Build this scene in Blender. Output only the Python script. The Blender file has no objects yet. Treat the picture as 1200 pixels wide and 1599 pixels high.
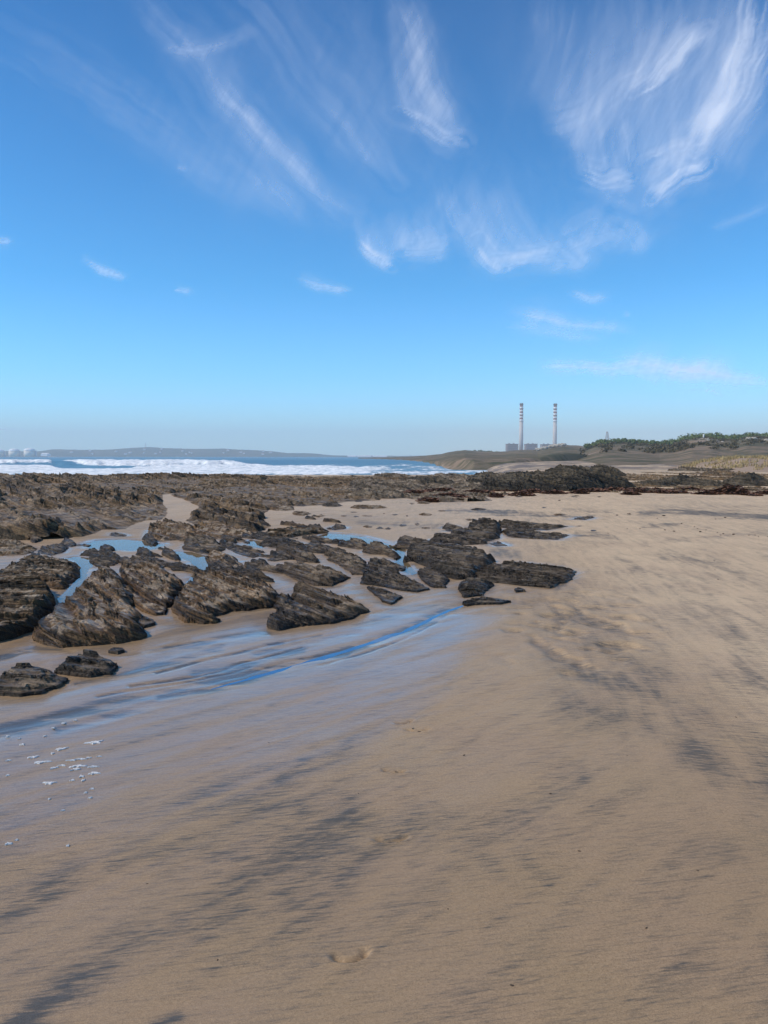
import bpy, math, random
import numpy as np
R = math.radians
C = bpy.context.scene.collection
sc = bpy.context.scene

# ------------------------------------------------------------------ camera
H_CAM = 1.65
PITCH = R(4.15)
FPX = 1200.0
cam = bpy.data.cameras.new('camera')
cam.sensor_fit = 'HORIZONTAL'; cam.sensor_width = 36; cam.lens = 36.0
cam.clip_start = 0.05; cam.clip_end = 300000
co = bpy.data.objects.new('camera', cam); C.objects.link(co)
co.location = (0, 0, H_CAM); co.rotation_euler = (math.pi/2 - PITCH, 0, 0)
sc.camera = co

# ------------------------------------------------------------------ world, sun, exposure
SUN_EL, SUN_AZ = R(44), R(-104)          # azimuth clockwise from +Y
w = bpy.data.worlds.new('World'); sc.world = w; w.use_nodes = True
nt = w.node_tree; bg = nt.nodes['Background']
sky = nt.nodes.new('ShaderNodeTexSky'); sky.sky_type = 'NISHITA'; sky.sun_disc = False
sky.sun_elevation = SUN_EL; sky.sun_rotation = SUN_AZ
sky.altitude = 0; sky.air_density = 1.0; sky.dust_density = 0.2; sky.ozone_density = 3.0
tcw = nt.nodes.new('ShaderNodeTexCoord'); sx = nt.nodes.new('ShaderNodeSeparateXYZ'); nt.links.new(tcw.outputs['Generated'], sx.inputs[0])
cr = nt.nodes.new('ShaderNodeValToRGB'); nt.links.new(sx.outputs[2], cr.inputs[0])
els = cr.color_ramp.elements
SKYG = [(0.0, (1.20, 1.95, 2.5)), (0.10, (.62, 1.60, 2.35)), (0.21, (.25, 1.28, 1.90)), (0.49, (.06, .80, 1.38)), (1.0, (.25, .6, .9))]
els[0].position = 0; els[1].position = 1
for p_, c_ in SKYG[1:-1]: els.new(p_)
for e_, (p_, c_) in zip(els, SKYG): e_.color = (c_[0]/2.5, c_[1]/2.5, c_[2]/2.5, 1)
mu = nt.nodes.new('ShaderNodeVectorMath'); mu.operation = 'MULTIPLY'; mu2 = nt.nodes.new('ShaderNodeVectorMath'); mu2.operation = 'SCALE'
nt.links.new(sky.outputs[0], mu.inputs[0]); nt.links.new(cr.outputs[0], mu.inputs[1]); nt.links.new(mu.outputs[0], mu2.inputs[0]); mu2.inputs['Scale'].default_value = 2.5
nt.links.new(mu2.outputs[0], bg.inputs[0]); bg.inputs[1].default_value = 0.10
sl = bpy.data.lights.new('sun', 'SUN'); sl.energy = 3.9; sl.angle = R(0.53); sl.color = (1, 0.90, 0.76)
so = bpy.data.objects.new('sun', sl); C.objects.link(so)
sv = (math.sin(SUN_AZ)*math.cos(SUN_EL), math.cos(SUN_AZ)*math.cos(SUN_EL), math.sin(SUN_EL))
from mathutils import Vector
so.rotation_euler = Vector(sv).to_track_quat('Z', 'Y').to_euler()
so.location = (-20, -5, 20)
sc.view_settings.view_transform = 'Standard'; sc.view_settings.look = 'None'
sc.view_settings.exposure = 0.0; sc.view_settings.gamma = 1
sc.cycles.use_denoising = True
sc.cycles.max_bounces = 5; sc.cycles.volume_bounces = 1
sc.cycles.transparent_max_bounces = 8

# ------------------------------------------------------------------ measuring helpers
def unproj(px, py, z=0.0):
    "photo measurement -> point of the horizontal plane at height z"
    px = np.asarray(px, float); py = np.asarray(py, float)
    x = (px-600)/FPX; v = (799.5-py)/FPX
    dy = math.cos(PITCH)+v*math.sin(PITCH); dz = -math.sin(PITCH)+v*math.cos(PITCH)
    t = (z-H_CAM)/dz
    return x*t, dy*t
def proj(X, Y, Z):
    zc = Y*math.cos(PITCH)-(Z-H_CAM)*math.sin(PITCH)
    yc = Y*math.sin(PITCH)+(Z-H_CAM)*math.cos(PITCH)
    zc = np.maximum(zc, 0.05)
    return 600+FPX*X/zc, 799.5-FPX*yc/zc
def at_dist(px, py, D):
    "point at depth D seen at px,py"
    x = (px-600)/FPX; v = (799.5-py)/FPX
    dy = math.cos(PITCH)+v*math.sin(PITCH); dz = -math.sin(PITCH)+v*math.cos(PITCH)
    t = D/dy
    return x*t, D, H_CAM+dz*t

# ------------------------------------------------------------------ numpy noise
def _h(ix, iy, seed):
    a = (ix.astype(np.int64)*374761393 + iy.astype(np.int64)*668265263 + seed*2246822519) & 0xFFFFFFFF
    a = ((a ^ (a >> 13))*1274126177) & 0xFFFFFFFF
    a = ((a ^ (a >> 16))*2654435761) & 0xFFFFFFFF
    return ((a ^ (a >> 15)) & 0xFFFFFF)/float(0xFFFFFF)
def vn(x, y, seed=0):
    ix = np.floor(x); iy = np.floor(y); fx = x-ix; fy = y-iy
    fx = fx*fx*fx*(fx*(fx*6-15)+10); fy = fy*fy*fy*(fy*(fy*6-15)+10)
    a = _h(ix, iy, seed); b = _h(ix+1, iy, seed); c = _h(ix, iy+1, seed); d = _h(ix+1, iy+1, seed)
    return (a*(1-fx)+b*fx)*(1-fy)+(c*(1-fx)+d*fx)*fy
def fbm(x, y, seed=0, o=4, g=0.5):
    s = 0; amp = 1; t = 0
    ca, sa = math.cos(0.6), math.sin(0.6)
    for k in range(o):
        s = s+amp*vn(x, y, seed+k*17); t += amp; amp *= g
        x, y = (x*ca-y*sa)*2.03+3.1, (x*sa+y*ca)*2.03+1.7
    return s/t
def sst(a, b, x):
    t = np.clip((x-a)/(b-a), 0, 1); return t*t*(3-2*t)

def seg_field(px, py, pts, width, taper=True):
    "soft stroke along a polyline: value 0..1, plus running length s and signed offset t"
    best = np.full(px.shape, 1e9); S = np.zeros(px.shape); T = np.zeros(px.shape)
    L = 0; tot = sum(math.dist(pts[i], pts[i+1]) for i in range(len(pts)-1)) or 1
    for i in range(len(pts)-1):
        (x0, y0), (x1, y1) = pts[i], pts[i+1]; l = math.dist(pts[i], pts[i+1]) or 1e-6
        ux, uy = (x1-x0)/l, (y1-y0)/l
        a = np.clip((px-x0)*ux+(py-y0)*uy, 0, l)
        dx = px-(x0+ux*a); dy = py-(y0+uy*a); d = np.hypot(dx, dy)
        m = d < best
        best = np.where(m, d, best); S = np.where(m, L+a, S)
        T = np.where(m, np.sign(ux*(py-y0)-uy*(px-x0))*d, T); L += l
    v = np.exp(-(best/width)**2)
    return v, S/tot, T, S

# ------------------------------------------------------------------ mesh helpers
def mesh_np(name, V, F, mat, attrs=None, smooth=False, parent=None, link=True):
    me = bpy.data.meshes.new(name)
    V = np.asarray(V, np.float32); F = np.asarray(F, np.int32)
    k = F.shape[1]
    me.vertices.add(len(V)); me.vertices.foreach_set('co', V.ravel())
    me.loops.add(F.size); me.loops.foreach_set('vertex_index', F.ravel())
    me.polygons.add(len(F))
    me.polygons.foreach_set('loop_start', np.arange(0, F.size, k, dtype=np.int32))
    me.polygons.foreach_set('loop_total', np.full(len(F), k, np.int32))
    me.polygons.foreach_set('use_smooth', np.full(len(F), smooth, bool))
    me.update(calc_edges=True)
    for n, a in (attrs or {}).items():
        at = me.attributes.new(n, 'FLOAT', 'POINT'); at.data.foreach_set('value', np.asarray(a, np.float32).ravel())
    if mat: me.materials.append(mat)
    o = bpy.data.objects.new(name, me)
    if link: C.objects.link(o)
    if parent: o.parent = parent
    return o
def grid_faces(n, m, keep=None):
    i = np.arange((n-1)*(m-1)); r = i//(m-1); c = i % (m-1); a = r*m+c
    F = np.stack([a, a+1, a+m+1, a+m], 1)
    if keep is not None: F = F[keep.ravel()[i] if keep.size == i.size else keep]
    return F
def compact(V, F, attrs):
    used = np.zeros(len(V), bool); used[F.ravel()] = True
    idx = np.cumsum(used)-1
    return V[used], idx[F], {k: a.ravel()[used] for k, a in attrs.items()}
class MB:
    def __init__(s): s.v = []; s.f = []
    def add(s, v, f):
        b = len(s.v); s.v += [tuple(p) for p in v]; s.f += [tuple(i+b for i in q) for q in f]; return s
    def box(s, x0, x1, y0, y1, z0, z1):
        return s.add([(x0,y0,z0),(x1,y0,z0),(x1,y1,z0),(x0,y1,z0),(x0,y0,z1),(x1,y0,z1),(x1,y1,z1),(x0,y1,z1)],
              [(0,3,2,1),(4,5,6,7),(0,1,5,4),(1,2,6,5),(2,3,7,6),(3,0,4,7)])
    def lathe(s, prof, n=20, x=0, y=0):
        v = []; f = []
        for r, z in prof:
            for k in range(n):
                a = 2*math.pi*k/n; v.append((x+r*math.cos(a), y+r*math.sin(a), z))
        for i in range(len(prof)-1):
            for k in range(n):
                f.append((i*n+k, i*n+(k+1) % n, (i+1)*n+(k+1) % n, (i+1)*n+k))
        f.append(tuple(range(n-1, -1, -1))); f.append(tuple((len(prof)-1)*n+k for k in range(n)))
        return s.add(v, f)
    def bar(s, p, q, r, r2=None, n=5):
        p = Vector(p); q = Vector(q); d = (q-p).normalized(); r2 = r if r2 is None else r2
        u = d.orthogonal().normalized(); w_ = d.cross(u); v = []
        for c, rr in ((p, r), (q, r2)):
            for k in range(n):
                a = 2*math.pi*k/n; v.append(c+u*rr*math.cos(a)+w_*rr*math.sin(a))
        f = [(k, (k+1) % n, n+(k+1) % n, n+k) for k in range(n)]
        f += [tuple(range(n-1, -1, -1)), tuple(range(n, 2*n))]
        return s.add(v, f)
    def build(s, name, mat, parent=None, smooth=False):
        me = bpy.data.meshes.new(name); me.from_pydata(s.v, [], s.f); me.update()
        if smooth: me.polygons.foreach_set('use_smooth', [True]*len(me.polygons))
        me.materials.append(mat); o = bpy.data.objects.new(name, me); C.objects.link(o)
        if parent: o.parent = parent
        return o
def tag(o, label=None, cat=None, group=None, kind=None):
    for k, v in (('label', label), ('category', cat), ('group', group), ('kind', kind)):
        if v: o[k] = v
    return o
def empty(name, loc, label=None, cat=None, group=None, rz=0):
    o = bpy.data.objects.new(name, None); C.objects.link(o); o.location = loc; o.rotation_euler = (0, 0, rz)
    o.empty_display_size = 0.2
    return tag(o, label, cat, group)
def copy_tree(o, parent=None):
    c = o.copy(); C.objects.link(c); c.parent = parent
    for ch in list(o.children): copy_tree(ch, c)
    return c

# ------------------------------------------------------------------ material helpers
class N:
    def __init__(s, name):
        s.m = bpy.data.materials.new(name); s.m.use_nodes = True; s.t = s.m.node_tree
        s.b = s.t.nodes['Principled BSDF']; s.out = s.t.nodes['Material Output']
    def n(s, typ, **kw):
        x = s.t.nodes.new(typ)
        for k, v in kw.items(): setattr(x, k, v)
        return x
    def l(s, a, b): s.t.links.new(a, b)
    def put(s, inp, v):
        if hasattr(v, 'links') or hasattr(v, 'is_linked'): s.l(v, inp)
        elif isinstance(v, (tuple, list)) and len(v) == 3 and inp.type == 'RGBA': inp.default_value = (*v, 1)
        else: inp.default_value = v
    def attr(s, name): x = s.n('ShaderNodeAttribute'); x.attribute_name = name; return x.outputs['Fac']
    def coords(s, scale=(1,1,1), rot=(0,0,0), obj=True):
        tc = s.n('ShaderNodeTexCoord'); mp = s.n('ShaderNodeMapping'); s.l(tc.outputs['Object'], mp.inputs[0])
        if any(rot): mp.vector_type = 'TEXTURE'; scale = tuple(1/q for q in scale)
        mp.inputs['Scale'].default_value = scale; mp.inputs['Rotation'].default_value = rot; return mp.outputs[0]
    def noise(s, vec, scale, detail=4, rough=0.55, dist=0):
        x = s.n('ShaderNodeTexNoise'); s.l(vec, x.inputs['Vector']); x.inputs['Scale'].default_value = scale
        x.inputs['Detail'].default_value = detail; x.inputs['Roughness'].default_value = rough
        x.inputs['Distortion'].default_value = dist; return x.outputs['Fac']
    def ramp(s, v, a, b, lo=0.0, hi=1.0):
        x = s.n('ShaderNodeMapRange'); x.interpolation_type = 'SMOOTHSTEP'; s.l(v, x.inputs[0])
        for i, q in enumerate((a, b, lo, hi)): x.inputs[1+i].default_value = q
        return x.outputs[0]
    def math(s, op, a, b=None, clamp=False):
        x = s.n('ShaderNodeMath', operation=op); x.use_clamp = clamp
        s.put(x.inputs[0], a)
        if b is not None: s.put(x.inputs[1], b)
        return x.outputs[0]
    def mix(s, f, a, b, mode='MIX'):
        x = s.n('ShaderNodeMix', data_type='RGBA', blend_type=mode)
        s.put(x.inputs[0], f); s.put(x.inputs[6], a); s.put(x.inputs[7], b); return x.outputs[2]
    def bump(s, h, strength, dist, normal=None):
        x = s.n('ShaderNodeBump'); s.l(h, x.inputs['Height']); x.inputs['Strength'].default_value = strength
        x.inputs['Distance'].default_value = dist
        if normal is not None: s.l(normal, x.inputs['Normal'])
        return x.outputs[0]
def simple(name, col, rough=0.8, var=0.25, scale=1.0, spec=0.3):
    a = N(name); n = a.noise(a.coords(), scale, 5)
    f = a.ramp(n, 0.3, 0.7)
    a.l(a.mix(f, tuple(c*(1-var) for c in col), tuple(min(1, c*(1+var)) for c in col)), a.b.inputs['Base Color'])
    a.b.inputs['Roughness'].default_value = rough; a.b.inputs['Specular IOR Level'].default_value = spec
    return a.m

# ---- sand
def mat_sand():
    a = N('sand'); P = a.b.inputs
    base = a.coords()
    dark, wet, dry, och, flow = (a.attr(k) for k in ('dark', 'wet', 'dry', 'ochre', 'flow'))
    lowv = a.noise(base, 1.3, 4)
    col = a.mix(dry, (0.325, 0.220, 0.120), (0.69, 0.505, 0.315))
    col = a.mix(a.ramp(lowv, 0.3, 0.7, 0, 0.55), col, a.mix(0.5, col, (0.36, 0.235, 0.155)))
    geo = a.n('ShaderNodeSeparateXYZ'); a.l(base, geo.inputs[0])
    cob = a.math('MULTIPLY', a.ramp(geo.outputs[1], 62, 95), a.ramp(a.noise(a.coords((.35, .12, 1)), 1.0, 6, .7), .40, .56, 0, .85))
    col = a.mix(cob, col, (0.115, 0.085, 0.068))
    col = a.mix(a.math('MULTIPLY', och, 0.8), col, (0.185, 0.108, 0.040))
    # heavy black grains laid down by the backwash: short streaks across the slope
    side = a.attr('side')
    def two(sc_, ra, rb, det, rg_, di): 
        A = a.noise(a.coords(sc_, (0, 0, R(ra))), 1.0, det, rg_, di); B = a.noise(a.coords(sc_, (0, 0, R(rb))), 1.0, det, rg_, di)
        x = a.n('ShaderNodeMix', data_type='FLOAT'); a.l(side, x.inputs[0]); a.l(A, x.inputs[2]); a.l(B, x.inputs[3]); return x.outputs[0]
    st2 = two((1.1, 6.5, 1), 46, 84, 5, 0.62, 0.5)          # long feathered bands running down the slope
    st1 = two((4.5, 34, 1), 14, -16, 4, 0.6, 0.5)           # short ripples across them
    fine = two((10, 95, 1), 10, -12, 3, 0.65, 0.3)
    s = a.math('ADD', a.math('MULTIPLY', st2, 0.72), a.math('MULTIPLY', st1, 0.58))
    s = a.math('ADD', s, a.math('MULTIPLY', dark, 0.33))
    s = a.math('ADD', s, a.math('MULTIPLY', a.math('SUBTRACT', fine, 0.5), 0.85))
    dk = a.math('ADD', a.ramp(s, 0.58, 0.98, 0, 0.52), a.ramp(s, 0.80, 1.02, 0, 0.34), True)
    col = a.mix(dk, col, (0.055, 0.058, 0.056))
    grain = a.noise(base, 260, 2, 0.7)
    g2 = a.math('ADD', a.noise(base, 900, 1, 0.7), a.math('MULTIPLY', a.math('SUBTRACT', a.noise(base, 75, 3, 0.8), .5), .5))
    gm = a.math('ADD', a.ramp(grain, 0.25, 0.75, -0.20, 0.20), a.ramp(g2, 0.2, 0.8, -0.35, 0.35))
    gm = a.math('ADD', gm, 1.0)
    cmb = a.n('ShaderNodeCombineXYZ')
    for i in range(3): a.l(gm, cmb.inputs[i])
    col = a.mix(1.0, col, cmb.outputs[0], 'MULTIPLY')
    a.l(col, P['Base Color'])
    wn = a.noise(a.coords((0.8, 6, 1), (0, 0, R(44))), 1.0, 4, 0.6, 0.5)
    w2 = a.math('MULTIPLY', wet, a.ramp(wn, 0.35, 0.62, 0.55, 1.0), True)
    a.l(a.ramp(w2, 0, 1, 0.8, 0.35), P['Roughness'])
    P['Specular IOR Level'].default_value = 0.35
    a.l(w2, P['Coat Weight']); P['Coat IOR'].default_value = 1.4
    a.l(a.ramp(w2, 0.0, 1.0, 0.4, 0.06), P['Coat Roughness'])
    b1 = a.bump(a.math('ADD', st1, a.math('MULTIPLY', st2, .6)), 0.40, 0.012)
    a.l(a.bump(a.noise(base, 330, 3, 0.75), 0.35, 0.0012, b1), P['Normal'])
    cb = a.bump(a.noise(a.coords((1.5, 14, 1), (0, 0, R(40))), 1.0, 3), 0.25, 0.006)
    a.l(cb, P['Coat Normal'])
    return a.m

# ---- layered slate
def mat_rock(name, c_dark, c_mid, c_light, scale=1.0, barn=0.5, rough=0.75, sandy=0.25, bed=1.0):
    a = N(name); P = a.b.inputs
    v = a.coords(); lay = a.attr('lay'); flat = a.attr('flat')
    cb = a.n('ShaderNodeCombineXYZ'); a.l(a.attr('qa'), cb.inputs[0]); a.l(a.attr('qn'), cb.inputs[1])
    mp = a.n('ShaderNodeMapping'); mp.inputs['Scale'].default_value = (1.3*scale, 22*scale, 1); a.l(cb.outputs[0], mp.inputs[0])
    bd = a.noise(mp.outputs[0], 1.0, 5, 0.65, 0.6)          # bedding lines
    n1 = a.noise(v, 3.2*scale, 6, 0.65); n2 = a.noise(v, 15*scale, 5, 0.7); n3 = a.noise(v, 75*scale, 3, 0.7)
    mp2 = a.n('ShaderNodeMapping'); mp2.inputs['Scale'].default_value = (0.8*scale, 8*scale, 1); a.l(cb.outputs[0], mp2.inputs[0])
    bd2 = a.noise(mp2.outputs[0], 1.0, 3, 0.6, 0.5)
    f = a.math('ADD', a.math('MULTIPLY', lay, 0.30), a.math('MULTIPLY', n2, 0.25))
    f = a.math('ADD', f, a.math('MULTIPLY', bd, 0.45))
    col = a.mix(a.ramp(f, 0.38, 0.58), c_dark, c_mid)
    col = a.mix(a.math('MULTIPLY', a.ramp(n1, 0.48, 0.66), barn), col, c_light)
    spk = a.ramp(n3, 0.57, 0.68, 0, 0.6*barn+0.1)
    col = a.mix(spk, col, tuple(min(1, c*1.5) for c in c_light))
    pit = a.ramp(n3, 0.30, 0.45, 0.8, 0)
    col = a.mix(pit, col, (0.010, 0.009, 0.008))
    col = a.mix(a.ramp(bd, 0.36, 0.47, 0.92*bed, 0), col, (0.010, 0.008, 0.007))
    col = a.mix(a.ramp(bd2, 0.36, 0.43, 0.9*bed, 0), col, (0.008, 0.006, 0.005))
    ns = a.noise(v, 5*scale, 4, 0.6)
    lt = a.math('MULTIPLY', a.ramp(n2, 0.40, 0.60, 0.15, 0.8), a.math('MULTIPLY', flat, min(1, barn+.2)))
    col = a.mix(lt, col, c_light)
    sd = a.math('MULTIPLY', a.ramp(ns, 0.48, 0.58), a.math('MULTIPLY', flat, sandy))
    col = a.mix(sd, col, (0.40, 0.31, 0.22))
    a.l(col, P['Base Color'])
    a.l(a.ramp(n1, 0.35, 0.65, rough-0.3, rough+0.1), P['Roughness'])
    P['Specular IOR Level'].default_value = 0.4
    b0 = a.bump(a.math('ADD', a.ramp(bd, .34, .55), a.math('MULTIPLY', a.ramp(bd2, .34, .50), 2.0)), 1.0, 0.02/scale)
    b1 = a.bump(a.noise(v, 9*scale, 6, 0.7), 0.8, 0.03/scale, b0)
    b2 = a.bump(n3, 0.9, 0.008/scale, b1)
    a.l(b2, P['Normal'])
    return a.m
M = {}
M['sand'] = mat_sand()
M['rock_brown'] = mat_rock('slate_brown', (0.020, 0.011, 0.005), (0.135, 0.072, 0.026), (0.27, 0.165, 0.075), 1.0, 0.42, .7, .85)
M['rock_grey'] = mat_rock('slate_grey', (0.014, 0.009, 0.006), (0.085, 0.053, 0.027), (0.22, 0.155, 0.09), 1.0, 0.38, .65, .4)
M['rock_dark'] = mat_rock('slate_dark', (0.010, 0.007, 0.005), (0.045, 0.030, 0.018), (0.13, 0.092, 0.056), 1.0, 0.35, 0.55, 0.3)
M['reef'] = mat_rock('reef_slate', (0.030, 0.019, 0.010), (0.150, 0.088, 0.037), (0.30, 0.195, 0.10), 0.34, 0.45, 0.8, 0.5)
M['reef_mixed'] = mat_rock('reef_mixed', (0.025, 0.018, 0.011), (0.105, 0.075, 0.047), (0.26, 0.19, 0.12), 0.34, 0.45, 0.8, 0.7)
M['reef_dark'] = mat_rock('reef_dark', (0.012, 0.010, 0.007), (0.062, 0.047, 0.028), (0.17, 0.13, 0.08), 0.30, 0.6, 0.8, 0.2)

def mat_pool():
    a = N('pool_water'); t = a.t; t.nodes.remove(a.b)
    tr = a.n('ShaderNodeBsdfTransparent'); tr.inputs[0].default_value = (0.80, 0.86, 0.88, 1)
    gl = a.n('ShaderNodeBsdfGlossy'); gl.inputs['Roughness'].default_value = 0.03
    fr = a.n('ShaderNodeFresnel'); fr.inputs[0].default_value = 1.34
    b = a.bump(a.noise(a.coords((1, 1.6, 1)), 2, 2), 0.10, 0.006)
    a.l(b, gl.inputs['Normal']); a.l(b, fr.inputs['Normal'])
    mx = a.n('ShaderNodeMixShader'); a.l(fr.outputs[0], mx.inputs[0]); a.l(tr.outputs[0], mx.inputs[1]); a.l(gl.outputs[0], mx.inputs[2])
    a.l(mx.outputs[0], a.out.inputs[0]); return a.m
M['pool'] = mat_pool()
M['stream'] = mat_pool(); M['stream'].node_tree.nodes['Glossy BSDF'].inputs[0].default_value = (.42, .48, .56, 1); M['stream'].node_tree.nodes['Glossy BSDF'].inputs['Roughness'].default_value = .09

def mat_sea():
    a = N('sea_water'); P = a.b.inputs; v = a.coords((1, 1, 1)); foam = a.attr('foam')
    n = a.noise(a.coords((0.35, 0.10, 0.5)), 1.0, 5, 0.7)
    n2 = a.noise(a.coords((0.9, 0.25, 1)), 1.0, 5, 0.7)
    s = a.math('ADD', foam, a.math('MULTIPLY', a.math('SUBTRACT', a.math('ADD', a.math('MULTIPLY', n, .5), a.math('MULTIPLY', n2, .5)), 0.5), 1.5))
    fm = a.ramp(s, 0.40, 0.62)
    lf = a.noise(a.coords((0.006, 0.003, 1)), 1.0, 3)
    deep = a.mix(a.ramp(lf, 0.35, 0.65), (0.07, 0.165, 0.23), (0.10, 0.22, 0.29))
    fcol = a.mix(a.ramp(n2, 0.35, 0.6), (0.55, 0.62, 0.66), (0.88, 0.90, 0.91))
    a.l(a.mix(fm, deep, fcol), P['Base Color'])
    a.l(a.ramp(fm, 0, 1, 0.35, 0.95), P['Roughness']); P['IOR'].default_value = 1.33
    a.l(a.ramp(fm, 0, 1, 0.5, 0.1), P['Specular IOR Level'])
    a.l(a.bump(a.noise(a.coords((0.5, 0.22, 1)), 1.0, 6, 0.7), 0.8, 0.5), P['Normal'])
    return a.m
M['sea'] = mat_sea()
def mat_land(name, cols, sand_col, sc_=0.02):
    a = N(name); P = a.b.inputs; v = a.coords()
    n1 = a.noise(v, sc_, 6, 0.6); n2 = a.noise(v, sc_*6, 5, 0.7)
    n3 = a.noise(a.coords((1, 0.35, 3)), sc_*2.5, 4, 0.6)
    c = a.mix(a.ramp(n1, 0.40, 0.6), cols[0], cols[1])
    c = a.mix(a.ramp(n2, 0.45, 0.62, 0, 0.8), c, cols[2])
    sd = a.attr('sandy')
    k = a.ramp(a.math('ADD', sd, a.math('MULTIPLY', a.math('SUBTRACT', n3, 0.5), 1.6)), 0.42, 0.62)
    c = a.mix(k, c, sand_col)
    a.l(c, P['Base Color']); P['Roughness'].default_value = 0.95; P['Specular IOR Level'].default_value = 0.1
    a.l(a.bump(n2, 1.0, 0.15/sc_*0.1), P['Normal'])
    return a.m
M['far_hill'] = mat_land('far_hill', ((0.035, 0.055, 0.03), (0.10, 0.09, 0.06), (0.022, 0.038, 0.022)), (0.35, 0.28, 0.2), 0.006)
M['headland'] = mat_land('headland', ((0.11, 0.10, 0.062), (0.25, 0.18, 0.125), (0.055, 0.062, 0.035)), (0.33, 0.245, 0.185), 0.035)

def mat_leaf(name, c1, c2):
    a = N(name); n = a.noise(a.coords(), 0.5, 3); oi = a.n('ShaderNodeObjectInfo')
    c = a.mix(a.ramp(n, 0.35, 0.65), c1, c2)
    c = a.mix(a.math('MULTIPLY', oi.outputs['Random'], 0.5), c, tuple(q*0.7 for q in c1))
    a.l(c, a.b.inputs['Base Color']); a.b.inputs['Roughness'].default_value = 0.8
    a.b.inputs['Specular IOR Level'].default_value = 0.2
    return a.m
M['leaf'] = mat_leaf('dune_foliage', (0.08, 0.12, 0.04), (0.19, 0.235, 0.075))
M['scrub'] = mat_leaf('scrub', (0.085, 0.075, 0.045), (0.16, 0.13, 0.075))
M['drygrass'] = simple('dry_grass', (0.36, 0.27, 0.13), 0.9, 0.4, 3)
M['weed'] = simple('seaweed', (0.13, 0.062, 0.035), 0.7, 0.5, 4)
M['bark'] = simple('bark', (0.10, 0.08, 0.06), 0.9)
M['concrete'] = simple('concrete', (0.52, 0.48, 0.45), 0.85, 0.08, 0.05)
M['cladding'] = simple('cladding', (0.17, 0.14, 0.145), 0.8, 0.12, 0.05)
M['louvre'] = simple('louvre', (0.09, 0.08, 0.085), 0.8, 0.1, 0.1)
M['white'] = simple('white_paint', (0.86, 0.86, 0.86), 0.6, 0.04, 0.1)
M['redband'] = simple('red_paint', (0.20, 0.06, 0.05), 0.7, 0.1, 0.1)
M['cap'] = simple('soot', (0.03, 0.03, 0.035), 0.9, 0.1, 0.1)
M['tank'] = simple('tank_wall', (0.78, 0.72, 0.62), 0.7, 0.06, 0.05)
M['tile'] = simple('roof_tile', (0.28, 0.13, 0.08), 0.9)
M['foam'] = simple('foam', (0.56, 0.56, 0.56), 0.9, 0.3, 90)
M['pebble'] = simple('pebble', (0.06, 0.042, 0.03), 0.8, 0.4, 12)
M['paler'] = simple('pale_rock', (0.45, 0.40, 0.33), 0.9, 0.25, 0.5)
M['steel'] = simple('steel', (0.5, 0.5, 0.5), 0.5, 0.1, 0.5)
M['tent'] = simple('tent_cloth', (0.30, 0.40, 0.50), 0.8, 0.1, 2)

# ------------------------------------------------------------------ polygons
def sdist(X, Y, poly):
    "signed distance to polygon, positive inside"
    d = np.full(X.shape, 1e9); ins = np.zeros(X.shape, bool); n = len(poly)
    for i in range(n):
        x0, y0 = poly[i]; x1, y1 = poly[(i+1) % n]
        ex, ey = x1-x0, y1-y0; L = ex*ex+ey*ey+1e-12
        t = np.clip(((X-x0)*ex+(Y-y0)*ey)/L, 0, 1)
        d = np.minimum(d, np.hypot(X-x0-ex*t, Y-y0-ey*t))
        c = ((y0 > Y) != (y1 > Y))
        xi = x0+(Y-y0)/(ey if abs(ey) > 1e-12 else 1e-12)*ex
        ins ^= c & (X < xi)
    return np.where(ins, d, -d)

POOLS = [
 ('shallow streaked tide pool behind the left rocks, under the long brown shelf', [(128,850),(150,843),(190,841),(228,844),(262,850),(240,857),(205,860),(160,857),(138,856)]),
 ('small bright blue tide pool in the gap right of the rounded sandy slab', [(100,871),(118,868),(140,870),(148,876),(141,888),(131,900),(120,912),(113,922),(101,934),(88,940),(86,930),(96,922),(110,910),(120,894),(123,882),(112,874)]),
 ('bright blue tide pool above the two largest foreground rocks', [(262,864),(275,860),(300,861),(322,867),(325,880),(322,900),(312,905),(300,912),(290,912),(288,906),(298,896),(306,886),(296,876),(280,870)]),
 ('tiny blue tide pool among the thin central ledges', [(381,846),(392,842),(412,845),(425,850),(408,856),(390,852)]),
 ('long curved blue tide pool behind the pair of humped rocks', [(494,836),(515,832),(545,834),(572,838),(600,846),(618,853),(606,858),(585,850),(560,846),(545,850),(528,845),(508,841)]),
 ('narrow blue tide pool beside the left end of the big black rock', [(610,852),(630,850),(636,858),(634,870),(640,878),(648,892),(636,896),(622,884),(614,870),(616,862)]),
]
POOLW = []
for lab, p in POOLS:
    xs, ys = unproj([q[0] for q in p], [q[1] for q in p], 0.0)
    POOLW.append(list(zip(xs, ys)))

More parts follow.
